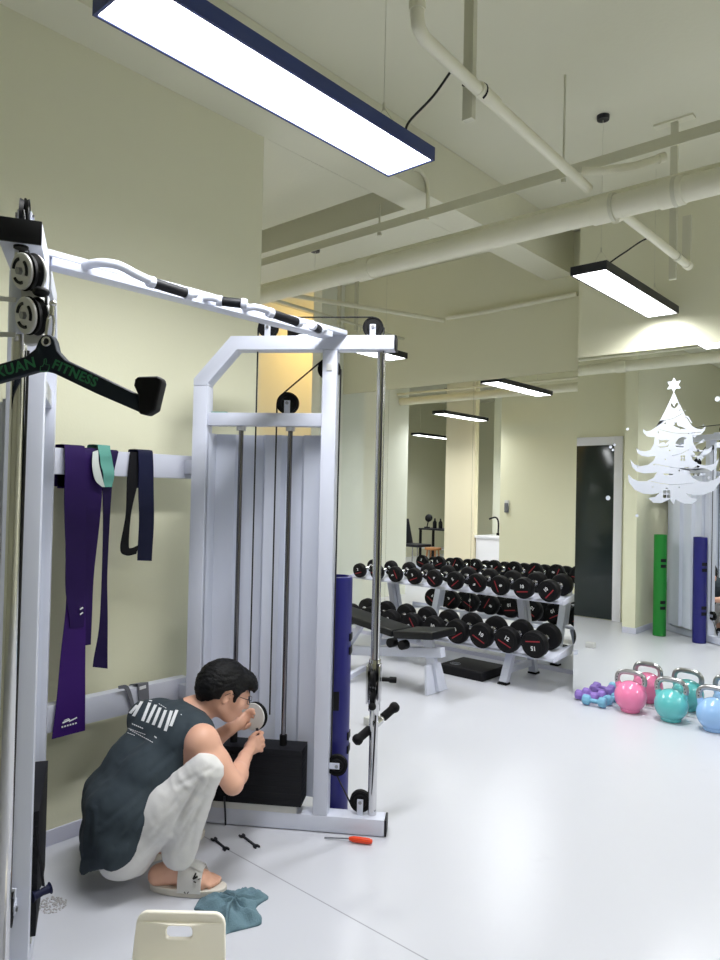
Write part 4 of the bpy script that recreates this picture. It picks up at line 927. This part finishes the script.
# ------------------------------------------------------------------ the worker: smooth solid figures from tapered limbs
class Solid:
    def __init__(self, lo, hi, h):
        self.lo = np.array(lo, float); self.h = h
        self.n = np.ceil((np.array(hi)-self.lo)/h).astype(int)+1
        self.D = np.full(self.n, .5, np.float32)
    def _win(self, lo, hi, m):
        a = np.clip(np.floor((lo-m-self.lo)/self.h).astype(int), 0, self.n-1); b = np.clip(np.ceil((hi+m-self.lo)/self.h).astype(int)+1, 1, self.n)
        sl = tuple(slice(i, j) for i, j in zip(a, b))
        g = np.meshgrid(*[(self.lo[k]+self.h*np.arange(a[k], b[k])).astype(np.float32) for k in range(3)], indexing='ij')
        return sl, np.stack(g, -1)
    def _add(self, sl, d, k, sub=False):
        c = self.D[sl]
        if sub: d = -d; hh = np.maximum(k-np.abs(c-d), 0)/k; self.D[sl] = np.maximum(c, d)+hh*hh*k/4
        else: hh = np.maximum(k-np.abs(c-d), 0)/k; self.D[sl] = np.minimum(c, d)-hh*hh*k/4
    def cap(self, a, b, ra, rb=None, k=.02, sub=False, flat=None):
        # flat = (direction, factor): squeezes the section along that direction
        a, b = np.array(a, np.float32), np.array(b, np.float32); rb = ra if rb is None else rb
        m = max(ra, rb)*(1.0 if flat is None else max(1, 1))+k+.01
        sl, p = self._win(np.minimum(a, b), np.maximum(a, b), m)
        ab = b-a; L2 = max(ab@ab, 1e-9); t = np.clip(((p-a)@ab)/L2, 0, 1); v = p-(a+t[..., None]*ab)
        if flat is not None:
            u = np.array(flat[0], float); u /= np.linalg.norm(u); s = (v@u); v = v + (s*(1/flat[1]-1))[..., None]*u
        self._add(sl, (np.linalg.norm(v, axis=-1)-(ra+(rb-ra)*t)).astype(np.float32), k, sub)
    def ell(self, c, ax, r, k=.02, sub=False):
        c = np.array(c, float); A = np.array([list(a) for a in ax], float); r = np.array(r, float); m = r.max()+k+.01
        sl, p = self._win(c, c, m); q = (p-c)@A.T
        k0 = np.linalg.norm(q/r, axis=-1); k1 = np.linalg.norm(q/(r*r), axis=-1)
        self._add(sl, (k0*(k0-1)/np.maximum(k1, 1e-6)).astype(np.float32), k, sub)
    def half(self, p0, n, k=.004):        # keep the side the normal n points away from
        sl, p = self._win(self.lo, self.lo+self.h*(self.n-1), 0); n = np.array(list(n), float); n /= np.linalg.norm(n)
        d = ((p-np.array(list(p0), float))@n).astype(np.float32); c = self.D[sl]
        hh = np.maximum(k-np.abs(c-d), 0)/k; self.D[sl] = np.maximum(c, d)+hh*hh*k/4
    def smooth(self, it=1):
        for _ in range(it):
            for ax in range(3):
                D = self.D; E = D.copy(); s0 = [slice(None)]*3; s1 = [slice(None)]*3; sm = [slice(None)]*3
                s0[ax] = slice(0, -2); s1[ax] = slice(2, None); sm[ax] = slice(1, -1)
                E[tuple(sm)] = .5*D[tuple(sm)]+.25*(D[tuple(s0)]+D[tuple(s1)]); self.D = E
    def mesh(self, name):
        D = self.D; s = D < 0; nx, ny, nz = D.shape
        cs = np.zeros((nx-1, ny-1, nz-1), np.int8); corners = [(i, j, k) for i in (0,1) for j in (0,1) for k in (0,1)]
        sub = lambda A, c: A[c[0]:nx-1+c[0], c[1]:ny-1+c[1], c[2]:nz-1+c[2]]
        for c in corners: cs += sub(s, c)
        act = (cs > 0) & (cs < 8); idx = np.argwhere(act); vid = -np.ones(act.shape, np.int64); vid[act] = np.arange(len(idx))
        acc = np.zeros((len(idx), 3)); cnt = np.zeros(len(idx))
        for c0 in corners:
            for ax in range(3):
                if c0[ax]: continue
                c1 = list(c0); c1[ax] = 1
                a = D[idx[:,0]+c0[0], idx[:,1]+c0[1], idx[:,2]+c0[2]]; b = D[idx[:,0]+c1[0], idx[:,1]+c1[1], idx[:,2]+c1[2]]
                x = (a < 0) != (b < 0); t = np.where(x, a/np.where(a == b, 1, a-b), 0)
                q = np.tile(np.array(c0, float), (len(idx), 1)); q[:, ax] += t
                acc[x] += q[x]; cnt[x] += 1
        V = (idx+acc/cnt[:, None])*self.h+self.lo; F = []
        for ax in range(3):
            o1, o2 = [(1,2),(2,0),(0,1)][ax]; sa = [slice(None)]*3; sb = [slice(None)]*3; sa[ax] = slice(0,-1); sb[ax] = slice(1,None)
            x = s[tuple(sa)] != s[tuple(sb)]; e = np.argwhere(x)
            e = e[(e[:,o1] > 0) & (e[:,o2] > 0) & (e[:,o1] < D.shape[o1]-1) & (e[:,o2] < D.shape[o2]-1)]
            def at_(d1, d2):
                q = e.copy(); q[:,o1] -= d1; q[:,o2] -= d2; return vid[q[:,0], q[:,1], q[:,2]]
            quad = np.stack([at_(1,1), at_(0,1), at_(0,0), at_(1,0)], 1); ins = s[e[:,0], e[:,1], e[:,2]]
            quad[~ins] = quad[~ins][:, ::-1]; F.append(quad)
        F = np.concatenate(F); F = F[(F >= 0).all(1)]
        me = bpy.data.meshes.new(name); me.from_pydata(V.tolist(), [], F.tolist()); me.update(); return me
def solid_obj(S, name, m, parent, disp=None):
    me = S.mesh(name)
    if disp:
        n = len(me.vertices); cs = np.empty(n*3, np.float32); ns = np.empty(n*3, np.float32); me.vertices.foreach_get('co', cs); me.vertices.foreach_get('normal', ns)
        cs = cs.reshape(-1, 3); ns = ns.reshape(-1, 3)
        for i in range(n): a_ = Vector(cs[i]); cs[i] = a_ + disp(a_, Vector(ns[i]))
        me.vertices.foreach_set('co', cs.ravel()); me.update()
    me.transform(Matrix.Translation(-world_of(parent)))
    return finish(me, name, m, parent, True, 180)
DL = Vector((-.6615, .75, 0))                       # horizontally away from the camera
def yawed(a): return (CX*math.cos(a)+DL*math.sin(a)), (DL*math.cos(a)-CX*math.sin(a))
FC, LC = yawed(math.radians(46))                    # facing and far-side direction of the chest,
FM, LM_ = yawed(math.radians(36))                   # of the middle,
FT, LT = yawed(math.radians(22))                    # and of the hips
UP = Vector((0, 0, 1))
foot0 = on(176, 893, 2, 0)
man = thing('person', 'man squatting in a charcoal sleeveless shirt, pale trousers and white slides, mending the machine', 'person', (foot0.x, foot0.y, 0))
J = dict(
    chest=at(170, 738, 2.77), mid=at(144, 770, 2.71), waist=at(124, 802, 2.67), pelvis=at(126, 836, 2.66),
    neck0=at(192, 714, 2.83), neck1=at(214, 700, 2.84), head=at(226, 689, 2.85),
    sh_n=at(202, 742, 2.62), el_n=at(233, 784, 2.60), wr_n=at(245, 757, 2.86),
    kn_n=at(206, 770, 2.56), an_n=at(175, 866, 2.585), kn_f=at(197, 768, 2.93), an_f=at(166, 848, 2.84))
J['sh_f'] = at(145, 718, 2.88); J['el_f'] = at(203, 748, 3.00); J['wr_f'] = at(230, 729, 2.99)
J['hip_n'] = J['pelvis']-LT*.085+UP*.005; J['hip_f'] = J['pelvis']+LT*.085+UP*.005
FH, LH = yawed(math.radians(22))
HF = (FH*math.cos(.42)-UP*math.sin(.42)).normalized(); HL = LH.copy(); HU = HF.cross(-HL).normalized()
if HU.z < 0: HU = -HU
LC = (J['sh_f']-J['sh_n']).normalized()
BACK = (UP*.66-FC*.75).normalized()                 # outward from the bent back
SP = (J['chest']-J['waist']).normalized()

def torso(S, g, k=.05):
    c, m, w, p = J['chest'], J['mid'], J['waist'], J['pelvis']
    for s in (-1, 1):
        S.cap(c+LC*.085*s-SP*.01, m+LM_*.075*s, .096+g, .096+g, k); S.cap(m+LM_*.075*s, w+LT*.072*s, .096+g, .094+g, k); S.cap(w+LT*.072*s, p+LT*.075*s, .094+g, .086+g, k)
    S.cap(c-LC*.10+SP*.02, c+LC*.10+SP*.02, .086+g, .086+g, k)
# ---- body
lo = Vector((-2.72, 1.20, -.02)); hi = Vector((-1.92, 2.16, .86))
S = Solid(lo, hi, .0055)
torso(S, -.016)
S.cap(J['chest']+SP*.06, J['neck0'], .075, .062, .04)
S.cap(J['neck0'], J['neck1'], .056, .052, .03)
for s, key in ((-1, 'n'), (1, 'f')):
    sh, el, wr = J['sh_'+key], J['el_'+key], J['wr_'+key]
    S.cap(J['neck0']-SP*.01, sh, .05, .046, .04)
    S.ell(sh, ((1,0,0),(0,1,0),(0,0,1)), (.050,.050,.048), .03)
    if key == 'n': S.cap(sh, at(187, 760, 2.66), .050, .050, .03)
    S.cap(sh, sh.lerp(el, .5), .051, .045, .03); S.cap(sh.lerp(el, .45), el, .046, .036, .02)
    S.cap(el, el.lerp(wr, .35), .036, .0395, .015); S.cap(el.lerp(wr, .3), wr, .039, .0255, .015)
# head: skull, face, jaw, nose, ear
H = J['head']
def hp(f, l, u): return H+HF*f+HL*l+HU*u
AX = (HF, HL, HU)
S.ell(hp(-.012, 0, .012), AX, (.094, .074, .088), .02)
S.ell(hp(.040, 0, -.035), AX, (.056, .060, .072), .02)
S.ell(hp(.050, 0, -.088), AX, (.036, .040, .026), .02)                       # chin
S.cap(hp(-.01, -.050, -.060), hp(.045, -.028, -.092), .018, .016, .02); S.cap(hp(-.01, .050, -.060), hp(.045, .028, -.092), .018, .016, .02)
S.cap(hp(.088, 0, .002), hp(.106, 0, -.034), .009, .013, .012); S.ell(hp(.100, -.011, -.038), AX, (.010,.008,.007), .008); S.ell(hp(.100, .011, -.038), AX, (.010,.008,.007), .008)
S.cap(hp(.084, -.032, .014), hp(.084, .032, .014), .008, .008, .012)         # brow
for s in (-1, 1):
    S.ell(hp(.086, .031*s, -.003), AX, (.012, .016, .010), .006, sub=True); S.ell(hp(.077, .031*s, -.003), AX, (.0125,.0125,.0125), .003)
    S.ell(hp(.058, .040*s, -.030), AX, (.026,.022,.022), .02)                # cheek
    e = hp(-.006, .073*s, -.012)
    S.ell(e, ((HF*.9+HL*s*.43).normalized(), (HL*s*.9-HF*.43).normalized(), HU), (.018,.0075,.031), .006); S.ell(e+HL*s*.007+HF*.004, AX, (.009,.006,.017), .004, sub=True); S.ell(e+HL*s*.002-HU*.026, AX, (.008,.005,.008), .004)
S.cap(hp(.092, -.018, -.064), hp(.092, .018, -.064), .0065, .0065, .006); S.cap(hp(.090, -.015, -.074), hp(.090, .015, -.074), .007, .007, .006)   # lips
S.cap(J['neck1'], hp(-.03, 0, -.03), .053, .055, .03)
# hands: palm, four unequal bent fingers, a thumb from the side of the palm
def finger(pts, r0, r1):
    for i in range(len(pts)-1):
        a = r0+(r1-r0)*i/(len(pts)-1); b = r0+(r1-r0)*(i+1)/(len(pts)-1); S.cap(pts[i], pts[i+1], a, b, .004)
w = J['wr_n']
S.cap(w, at(250, 748.5, 2.91), .0255, .022, .012); S.cap(at(249, 746, 2.91), at(254.5, 739.5, 2.955), .019, .0150, .010); S.cap(at(250.5, 751, 2.91), at(257.5, 748.5, 2.95), .019, .0150, .010); S.cap(at(250, 748, 2.91), at(256, 743.5, 2.955), .020, .016, .010)
finger([at(254.5, 739, 2.955), at(260.5, 736.5, 2.985), at(262, 733.0, 3.01), at(259, 731.5, 3.03)], .0092, .0076)
finger([at(256.5, 742.5, 2.955), at(262.8, 740.5, 2.985), at(262.0, 737.5, 3.015), at(258, 736.5, 3.025)], .0094, .0078)
finger([at(257.6, 746.2, 2.953), at(263.2, 745.5, 2.98), at(261.5, 742.5, 3.01), at(257, 742.5, 3.015)], .0090, .0074)
finger([at(257.6, 750, 2.948), at(261.6, 750.5, 2.97), at(260.0, 747.8, 2.995), at(256.5, 747.8, 2.998)], .0082, .0066)
finger([at(249.5, 744.5, 2.915), at(250.8, 738.5, 2.955), at(253.8, 735.2, 2.99), at(256.5, 732.5, 3.015)], .0115, .0084)
w = J['wr_f']
S.cap(w, at(239.5, 723.5, 3.03), .025, .023, .012); S.cap(at(238, 722.5, 3.025), at(243.5, 716.0, 3.05), .021, .016, .010); S.cap(at(239.5, 725, 3.025), at(245, 719.5, 3.05), .019, .015, .010)
fd = .006
finger([at(243.8, 715, 3.05), at(247.8, 711.2, 3.052), at(251.3, 709.8, 3.05), at(253.8, 710.2, 3.045)], .0090, .0074)
finger([at(244.8, 717.2, 3.05), at(248.8, 713.6, 3.054), at(252.2, 712.4, 3.05), at(254.2, 713.6, 3.042)], .0092, .0076)
finger([at(245.4, 719.6, 3.05), at(249.2, 716.6, 3.056), at(252.0, 715.8, 3.052), at(253.6, 717.2, 3.045)], .0088, .0072)
finger([at(245.4, 722.0, 3.05), at(248.4, 720.0, 3.056), at(250.6, 719.6, 3.054), at(251.8, 720.8, 3.05)], .0080, .0064)
finger([at(240.2, 727, 3.03), at(244.0, 727.6, 3.045), at(247.6, 726.2, 3.05), at(250, 724.6, 3.045)], .0115, .0085)
# legs and feet
for key in ('n', 'f'):
    hpj, kn, an = J['hip_'+key], J['kn_'+key], J['an_'+key]
    S.cap(hpj, kn, .072, .048, .03); S.cap(kn, kn.lerp(an, .35), .047, .046, .02); S.cap(kn.lerp(an, .3), an, .046, .029, .02)
    if key == 'n': heel, ball, toe = at(158, 886, 2.585), at(202, 888, 2.575), at(216, 886, 2.575)
    else: d = J['an_f']-J['an_n']; f_ = yawed(math.radians(58))[0]; heel = J['an_f']-f_*.035; ball = J['an_f']+f_*.10; toe = J['an_f']+f_*.15
    heel.z = .052; ball.z = .044; toe.z = .038
    S.cap(an, heel, .030, .030, .02); S.cap(an, ball+Vector((0,0,.002)), .030, .021, .025); S.cap(heel, ball, .029, .024, .03)
    fd_ = (ball-heel); fd_.z = 0; fd_.normalize(); ls = Vector((-fd_.y, fd_.x, 0))
    S.cap(ball-ls*.024, ball+ls*.024, .022, .021, .02)
    for i, (o, ln, r) in enumerate(((.032, .052, .0125), (.013, .055, .0095), (-.003, .050, .009), (-.018, .043, .0085), (-.031, .034, .008))):
        o_ = o if key == 'n' else -o            # big toe on the inner side
        b0 = ball+ls*o_*.85; b0.z = .040; mid_ = b0+fd_*ln*.55; mid_.z = .042; e = b0+fd_*ln; e.z = .034
        S.cap(b0, mid_, r*1.05, r, .006); S.cap(mid_, e, r, r*.95, .004)
    J['heel_'+key], J['ball_'+key], J['fd_'+key], J['ls_'+key] = heel, ball, fd_, ls
body = solid_obj(S, 'body', 'skin', man)
# ---- hair
S = Solid(H-Vector((.22,.22,.22)), H+Vector((.22,.22,.22)), .004)
S.ell(hp(-.016, 0, .020), AX, (.104, .084, .095), .01)
S.ell(hp(-.055, 0, -.005), AX, (.066, .076, .080), .03)
S.ell(hp(.055, 0, .066), AX, (.050, .060, .030), .02); S.ell(hp(.088, -.005, .048), AX, (.026, .050, .020), .015)
for i in range(7): S.cap(hp(.085, -.045+.015*i, .056), hp(.112-.004*abs(i-3), -.042+.014*i, .030+.004*(i % 3)), .012, .004, .008)
S.ell(hp(.075, 0, -.045), AX, (.066, .12, .078), .012, sub=True)             # face
S.ell(hp(.010, 0, -.085), AX, (.085, .13, .068), .02, sub=True)              # below the ears
for s in (-1, 1):
    S.ell(hp(.000, .080*s, -.022), AX, (.030, .022, .036), .008, sub=True); S.cap(hp(.030, .070*s, .02), hp(.030, .069*s, -.020), .010, .006, .006)
def hairdisp(co, n): return n*(.0035*noise.noise(Vector((co.x*45, co.y*45, co.z*110)))+.0015*noise.noise(co*190))
solid_obj(S, 'hair', 'hair', man, hairdisp)
# ---- glasses
g = MB()
for s in (-1, 1):
    c = hp(.100, .031*s, -.004); g.tube([c+HL*.021*math.cos(a)+HU*.017*math.sin(a) for a in np.linspace(0, 2*PI, 22)[:-1]], .0011, 6, closed=True)
    g.tube([hp(.100, .052*s, .000), hp(.060, .073*s, .002), hp(.000, .078*s, .004), hp(-.016, .078*s, -.010)], .0013, 6)
g.tube([hp(.101, -.010, .0), hp(.104, 0, .003), hp(.101, .010, .0)], .0012, 6)
g.build('glasses', 'tool', man)
# ---- trousers
S = Solid(lo, hi, .006)
S.cap(J['pelvis']-LT*.075-UP*.002-FT*.015, J['pelvis']+LT*.075-UP*.002-FT*.015, .100, .100, .05)
S.cap(J['pelvis']-LT*.07, J['waist']-LT*.07, .096, .094, .04); S.cap(J['pelvis']+LT*.07, J['waist']+LT*.07, .096, .094, .04)
for s, key in ((-1, 'n'), (1, 'f')):
    hpj, kn, an = J['hip_'+key], J['kn_'+key], J['an_'+key]; cuff = kn.lerp(an, .875)
    S.cap(hpj, hpj.lerp(kn, .5), .094, .086, .05); S.cap(hpj.lerp(kn, .45), kn, .087, .061, .03)
    S.cap(kn, kn.lerp(an, .38)-FT*.006, .060, .060, .012); S.cap(kn.lerp(an, .36)-FT*.006, cuff, .061, .058, .008)
    S.cap(kn.lerp(an, .72), cuff, .058, .060, .006)
sl, pz = S._win(S.lo, S.lo+S.h*(S.n-1), 0)
S.D = np.maximum(S.D, (.034-pz[..., 2]).astype(np.float32))                   # nothing below the seat's lowest point
for key in ('n', 'f'):
    kn, an = J['kn_'+key], J['an_'+key]; cu = kn.lerp(an, .915); ax_ = (an-kn).normalized()
    S.cap(cu-ax_*.01, cu+ax_*.1, .046, .046, .004, sub=True)
S.smooth(1)
def crease(co, n, segs, w=2.2):        # soft pressed-in folds on the side turned to the room
    if n.dot(CO-co) < 0: return 0
    d = co-CO; z = d.dot(CF); x, y = 360+FPX*d.dot(CR)/z, 480-FPX*d.dot(CU)/z; r = 0
    for ax, ay, bx, by, amp in segs:
        vx, vy = bx-ax, by-ay; L2 = vx*vx+vy*vy; t = ((x-ax)*vx+(y-ay)*vy)/L2
        if -.15 < t < 1.15:
            tc = max(0, min(1, t)); px, py = x-ax-tc*vx, y-ay-tc*vy; s = (px*vy-py*vx)/math.sqrt(L2); q = px*px+py*py
            fade = math.sin(PI*max(.08, min(.92, tc)))**.5
            r += amp*fade*(-math.exp(-q/(w*w)) + .55*math.exp(-((s-2.0*w)**2)/(2.2*w*w))*(1 if q < 60 else 0))
    return r
PANT_FOLDS = [(200,781,172,832,.011),(206,787,186,806,.005),(196,776,176,786,.0045),(204,797,190,826,.005),(180,795,158,826,.005),(152,836,176,812,.0045),(186,834,176,852,.005),(196,822,190,850,.004),(136,862,160,842,.004),(212,768,200,774,.004)]
SHIRT_FOLDS = [(150,806,114,846,.007),(142,790,100,826,.004),(132,832,108,858,.005),(90,812,86,856,.005),(172,752,150,772,.004),(150,742,120,760,.003),(186,726,176,760,.004)]
def pantdisp(co, n):
    r = .004*noise.noise(co*13)+.0018*noise.noise(co*36)
    for j, ax_, ph, amp, R_ in (('kn_n', (.8, 1.2), .2, .0040, .22), ('hip_n', (-.9, .8), .6, .0045, .22), ('an_n', (.15, 1.2), .1, .0040, .16)):
        d = co-J[j]; w_ = max(0, 1-d.length/R_); w_ = min(1, w_*2)
        u = (d.x*CX.x+d.y*CX.y)*ax_[0]+d.z*ax_[1]
        q = Vector((u*17, (d.x*CX.x+d.y*CX.y)*4-d.z*3, (d.x*DL.x+d.y*DL.y)*5+ph*20))
        f = noise.noise(q); r += .6*amp*w_*(1.4*(1-2*abs(f))-.7)
    return n*(r+crease(co, n, PANT_FOLDS))
solid_obj(S, 'trousers', 'pants', man, pantdisp)
# ---- sleeveless shirt
S = Solid(lo, hi, .006)
torso(S, .007, .05)
S.cap(J['chest']-LC*.10+SP*.03+BACK*.008, J['chest']+LC*.10+SP*.03+BACK*.008, .092, .092, .04)
S.cap(J['chest']+SP*.04, J['neck0']-SP*.005, .082, .068, .04)
for key, s in (('n', -1), ('f', 1)): S.cap(J['neck0']-SP*.03, J['sh_'+key]-LC*s*.02, .056, .052, .04)
S.ell(J['sh_f'], ((1,0,0),(0,1,0),(0,0,1)), (.066,.066,.064), .03); S.cap(J['sh_f'], J['sh_f'].lerp(J['el_f'], .3)+LC*.03, .060, .062, .02)
# the back panel hangs straight from the hips down to the hem
for s in (-1, -.5, 0, .5, 1):
    S.cap(J['mid']+LM_*.10*s+BACK*.020, at(106, 800, 2.68)+LT*.11*s, .062, .058, .05); S.cap(at(106, 800, 2.68)+LT*.11*s, at(97, 852, 2.66)+LT*.12*s, .058, .050, .05)
S.cap(J['waist']-LT*.10, at(119, 840, 2.55), .098, .100, .05); S.cap(J['waist']-LT*.10+FT*.02, at(135, 812, 2.55), .090, .072, .05)
# openings
S.cap(J['neck0']+SP*.012-BACK*.006, J['neck1']+SP*.10, .060, .070, .006, sub=True)
for key, s in (('n', -1),):
    sh, el = J['sh_'+key], J['el_'+key]
    S.cap(sh+LC*s*.030-SP*.012, sh+LC*s*.10+(el-sh)*.5, .070, .10, .006, sub=True)
    S.cap(sh+LC*s*.012-SP*.04, sh+LC*s*.05-SP*.05+(el-sh)*.35, .050, .075, .006, sub=True)
S.cap(at(206, 741, 2.55), at(190, 768, 2.56), .048, .052, .006, sub=True)
hn = (UP*-.90+CX*-.05).normalized()
S.half(at(88, 863, 2.6), UP*-1+CX*.36, .004)
def shirtdisp(co, n):
    r = .0035*noise.noise(co*11)+.002*noise.noise(co*30)
    d = co-J['waist']; u = d.x*CX.x+d.y*CX.y
    low = max(0, min(1, (J['mid'].z-co.z)/.22))
    ang = (co-J['pelvis']); lat = ang.x*LT.x+ang.y*LT.y
    r += low*.006*math.sin(lat*55+2*noise.noise(co*7)) + .005*low*(abs(math.sin(42*(d.z*.6-u*.8)+2*noise.noise(co*8)))*1.5-.9)
    return n*(r+crease(co, n, SHIRT_FOLDS, 2.6))
shirt = solid_obj(S, 'sleeveless_shirt', 'shirt', man, shirtdisp)
# print on the back: slanted bars and small lines of lettering laid onto the cloth
wo = world_of(shirt); bvh = BVHTree.FromPolygons([v.co+wo for v in shirt.data.vertices], [p.vertices[:] for p in shirt.data.polygons])
def cloth(px, py):
    r = (at(px, py, 1)-CO).normalized(); h, nn, _, _ = bvh.ray_cast(CO, r); return h, nn
def cloth_quad(b, quad, nu, nv):
    g = []
    for i in range(nu+1):
        row = []
        for j in range(nv+1):
            u, v = i/nu, j/nv; p = [(1-u)*((1-v)*quad[0][k]+v*quad[3][k])+u*((1-v)*quad[1][k]+v*quad[2][k]) for k in (0, 1)]
            h, nn = cloth(*p)
            if h is None: return False
            row.append(b.bm.verts.new(h+nn*.0012))
        g.append(row)
    for i in range(nu):
        for j in range(nv): b.bm.faces.new((g[i][j], g[i+1][j], g[i+1][j+1], g[i][j+1]))
def bp(x, y): return (80+x/6, 680+y/6)
b = MB()
top = [(345,150),(372,128),(400,110),(425,120),(455,148),(482,165),(515,180),(550,184),(582,180)]
bot = [(300,198),(322,215),(348,228),(376,244),(405,254),(440,268),(475,284),(512,304),(545,275),(582,238)]
for i in range(9):
    tx, ty = top[i] if i < len(top) else top[-1]; bx, by = bot[i]
    w = 9
    cloth_quad(b, [bp(tx-w, ty), bp(tx+w, ty+3), bp(bx+w, by+5), bp(bx-w, by)], 2, 6)
for (x0, y0, x1, y1, w) in ((312,262,382,292,7),(240,272,395,328,4),(268,270,290,276,5),(262,308,332,334,4),(300,298,440,376,5),(446,338,464,350,8),(258,244,274,250,7),(472,142,520,172,4),(604,206,612,212,4)):
    n = max(1, int(abs(x1-x0)/11))
    for k in range(n):
        f0_, f1_ = (k+.08)/n, (k+.82)/n
        X_ = lambda f: x0+(x1-x0)*f; Y_ = lambda f: y0+(y1-y0)*f
        cloth_quad(b, [bp(X_(f0_), Y_(f0_)-w/2), bp(X_(f1_), Y_(f1_)-w/2), bp(X_(f1_), Y_(f1_)+w/2), bp(X_(f0_), Y_(f0_)+w/2)], 1, 1)
b.build('back_print', 'printw', shirt, smooth=False)
# ---- slides
for key in ('n', 'f'):
    heel, ball, fd_, ls = J['heel_'+key], J['ball_'+key], J['fd_'+key], J['ls_'+key]
    c = heel.lerp(ball, .62); out = []
    for a in np.linspace(0, 2*PI, 40)[:-1]:
        u = math.cos(a); v = math.sin(a); out.append((heel+(ball-heel)*.5)+fd_*(.030+.140*u*(1 if abs(u) < 1 else 1)) + ls*(.046+.006*u)*v*(abs(v)**-.25 if abs(v) > .01 else 1))
    for p in out: p.z = .0008
    sl_ = MB().prism(out, (0, 0, .026)).build('slide_sole', 'sole', man, bevel=.006, seg=3)
    # broad strap over the instep, in two flaps
    def arch(u, w_, n=13, lift=0):
        base = heel+(ball-heel)*u; r = []
        for k in range(n):
            a = PI*k/(n-1); r.append(base+ls*(.049+lift)*math.cos(a)+Vector((0,0,.018-base.z+(.104-.062*(u-.5)+lift)*math.sin(a)**.7)))
        return r
    s1 = MB(); rows = [arch(u, 0) for u in np.linspace(.52, 1.05, 7)]
    V = [[s1.bm.verts.new(p) for p in r] for r in rows]
    for i in range(6):
        for j in range(12): s1.bm.faces.new((V[i][j], V[i+1][j], V[i+1][j+1], V[i][j+1]))
    bmesh.ops.solidify(s1.bm, geom=s1.bm.faces[:], thickness=.005)
    so = s1.build('slide_strap', 'slip', sl_, ang=60)
    s2 = MB(); rows = [arch(u, 0, lift=.0065) for u in np.linspace(.60, 1.02, 5)]
    V = [[s2.bm.verts.new(p) for p in r[2:9]] for r in rows]
    for i in range(4):
        for j in range(6): s2.bm.faces.new((V[i][j], V[i+1][j], V[i+1][j+1], V[i][j+1]))
    bmesh.ops.solidify(s2.bm, geom=s2.bm.faces[:], thickness=.004)
    s2.build('slide_flap', 'slip', sl_, ang=60)
    if key == 'n':
        b = MB(); q = [(193,884.5),(191.5,880),(194,876),(197.5,872.5)]
        
        bv = BVHTree.FromPolygons([v.co+world_of(so) for v in so.data.vertices], [p.vertices[:] for p in so.data.polygons])
        for (x0, y0, x1, y1, w_) in ((196, 873, 193, 879, .0028), (193, 879, 197.5, 876.5, .0032), (198, 879.5, 200.5, 878.5, .002), (193.5, 881.5, 196, 882.5, .002), (184, 892, 185.5, 893.5, .0016), (188.5, 892, 187.2, 893.5, .0016), (185, 896, 188, 896, .0016)):
            P = []
            for (x, y) in ((x0, y0), (x1, y1)):
                r = (at(x, y, 1)-CO).normalized(); h_, nn, _, _ = bv.ray_cast(CO, r)
                if h_ is not None: P.append(h_-r*.007)
            if len(P) == 2: b.cyl(P[0], P[1], w_, seg=8)
        if len(b.bm.verts): b.build('flap_motif', 'black', so)
w = bpy.data.worlds.new('world'); SC.world = w; w.use_nodes = True
w.node_tree.nodes['Background'].inputs[0].default_value = (1, 1, 1, 1); w.node_tree.nodes['Background'].inputs[1].default_value = 0.3
SC.view_settings.view_transform = 'Standard'; SC.view_settings.look = 'None'; SC.view_settings.gamma = 1; SC.view_settings.exposure = 1.08
SC.cycles.use_denoising = True
SC.cycles.max_bounces = 10; SC.cycles.diffuse_bounces = 5; SC.cycles.glossy_bounces = 6
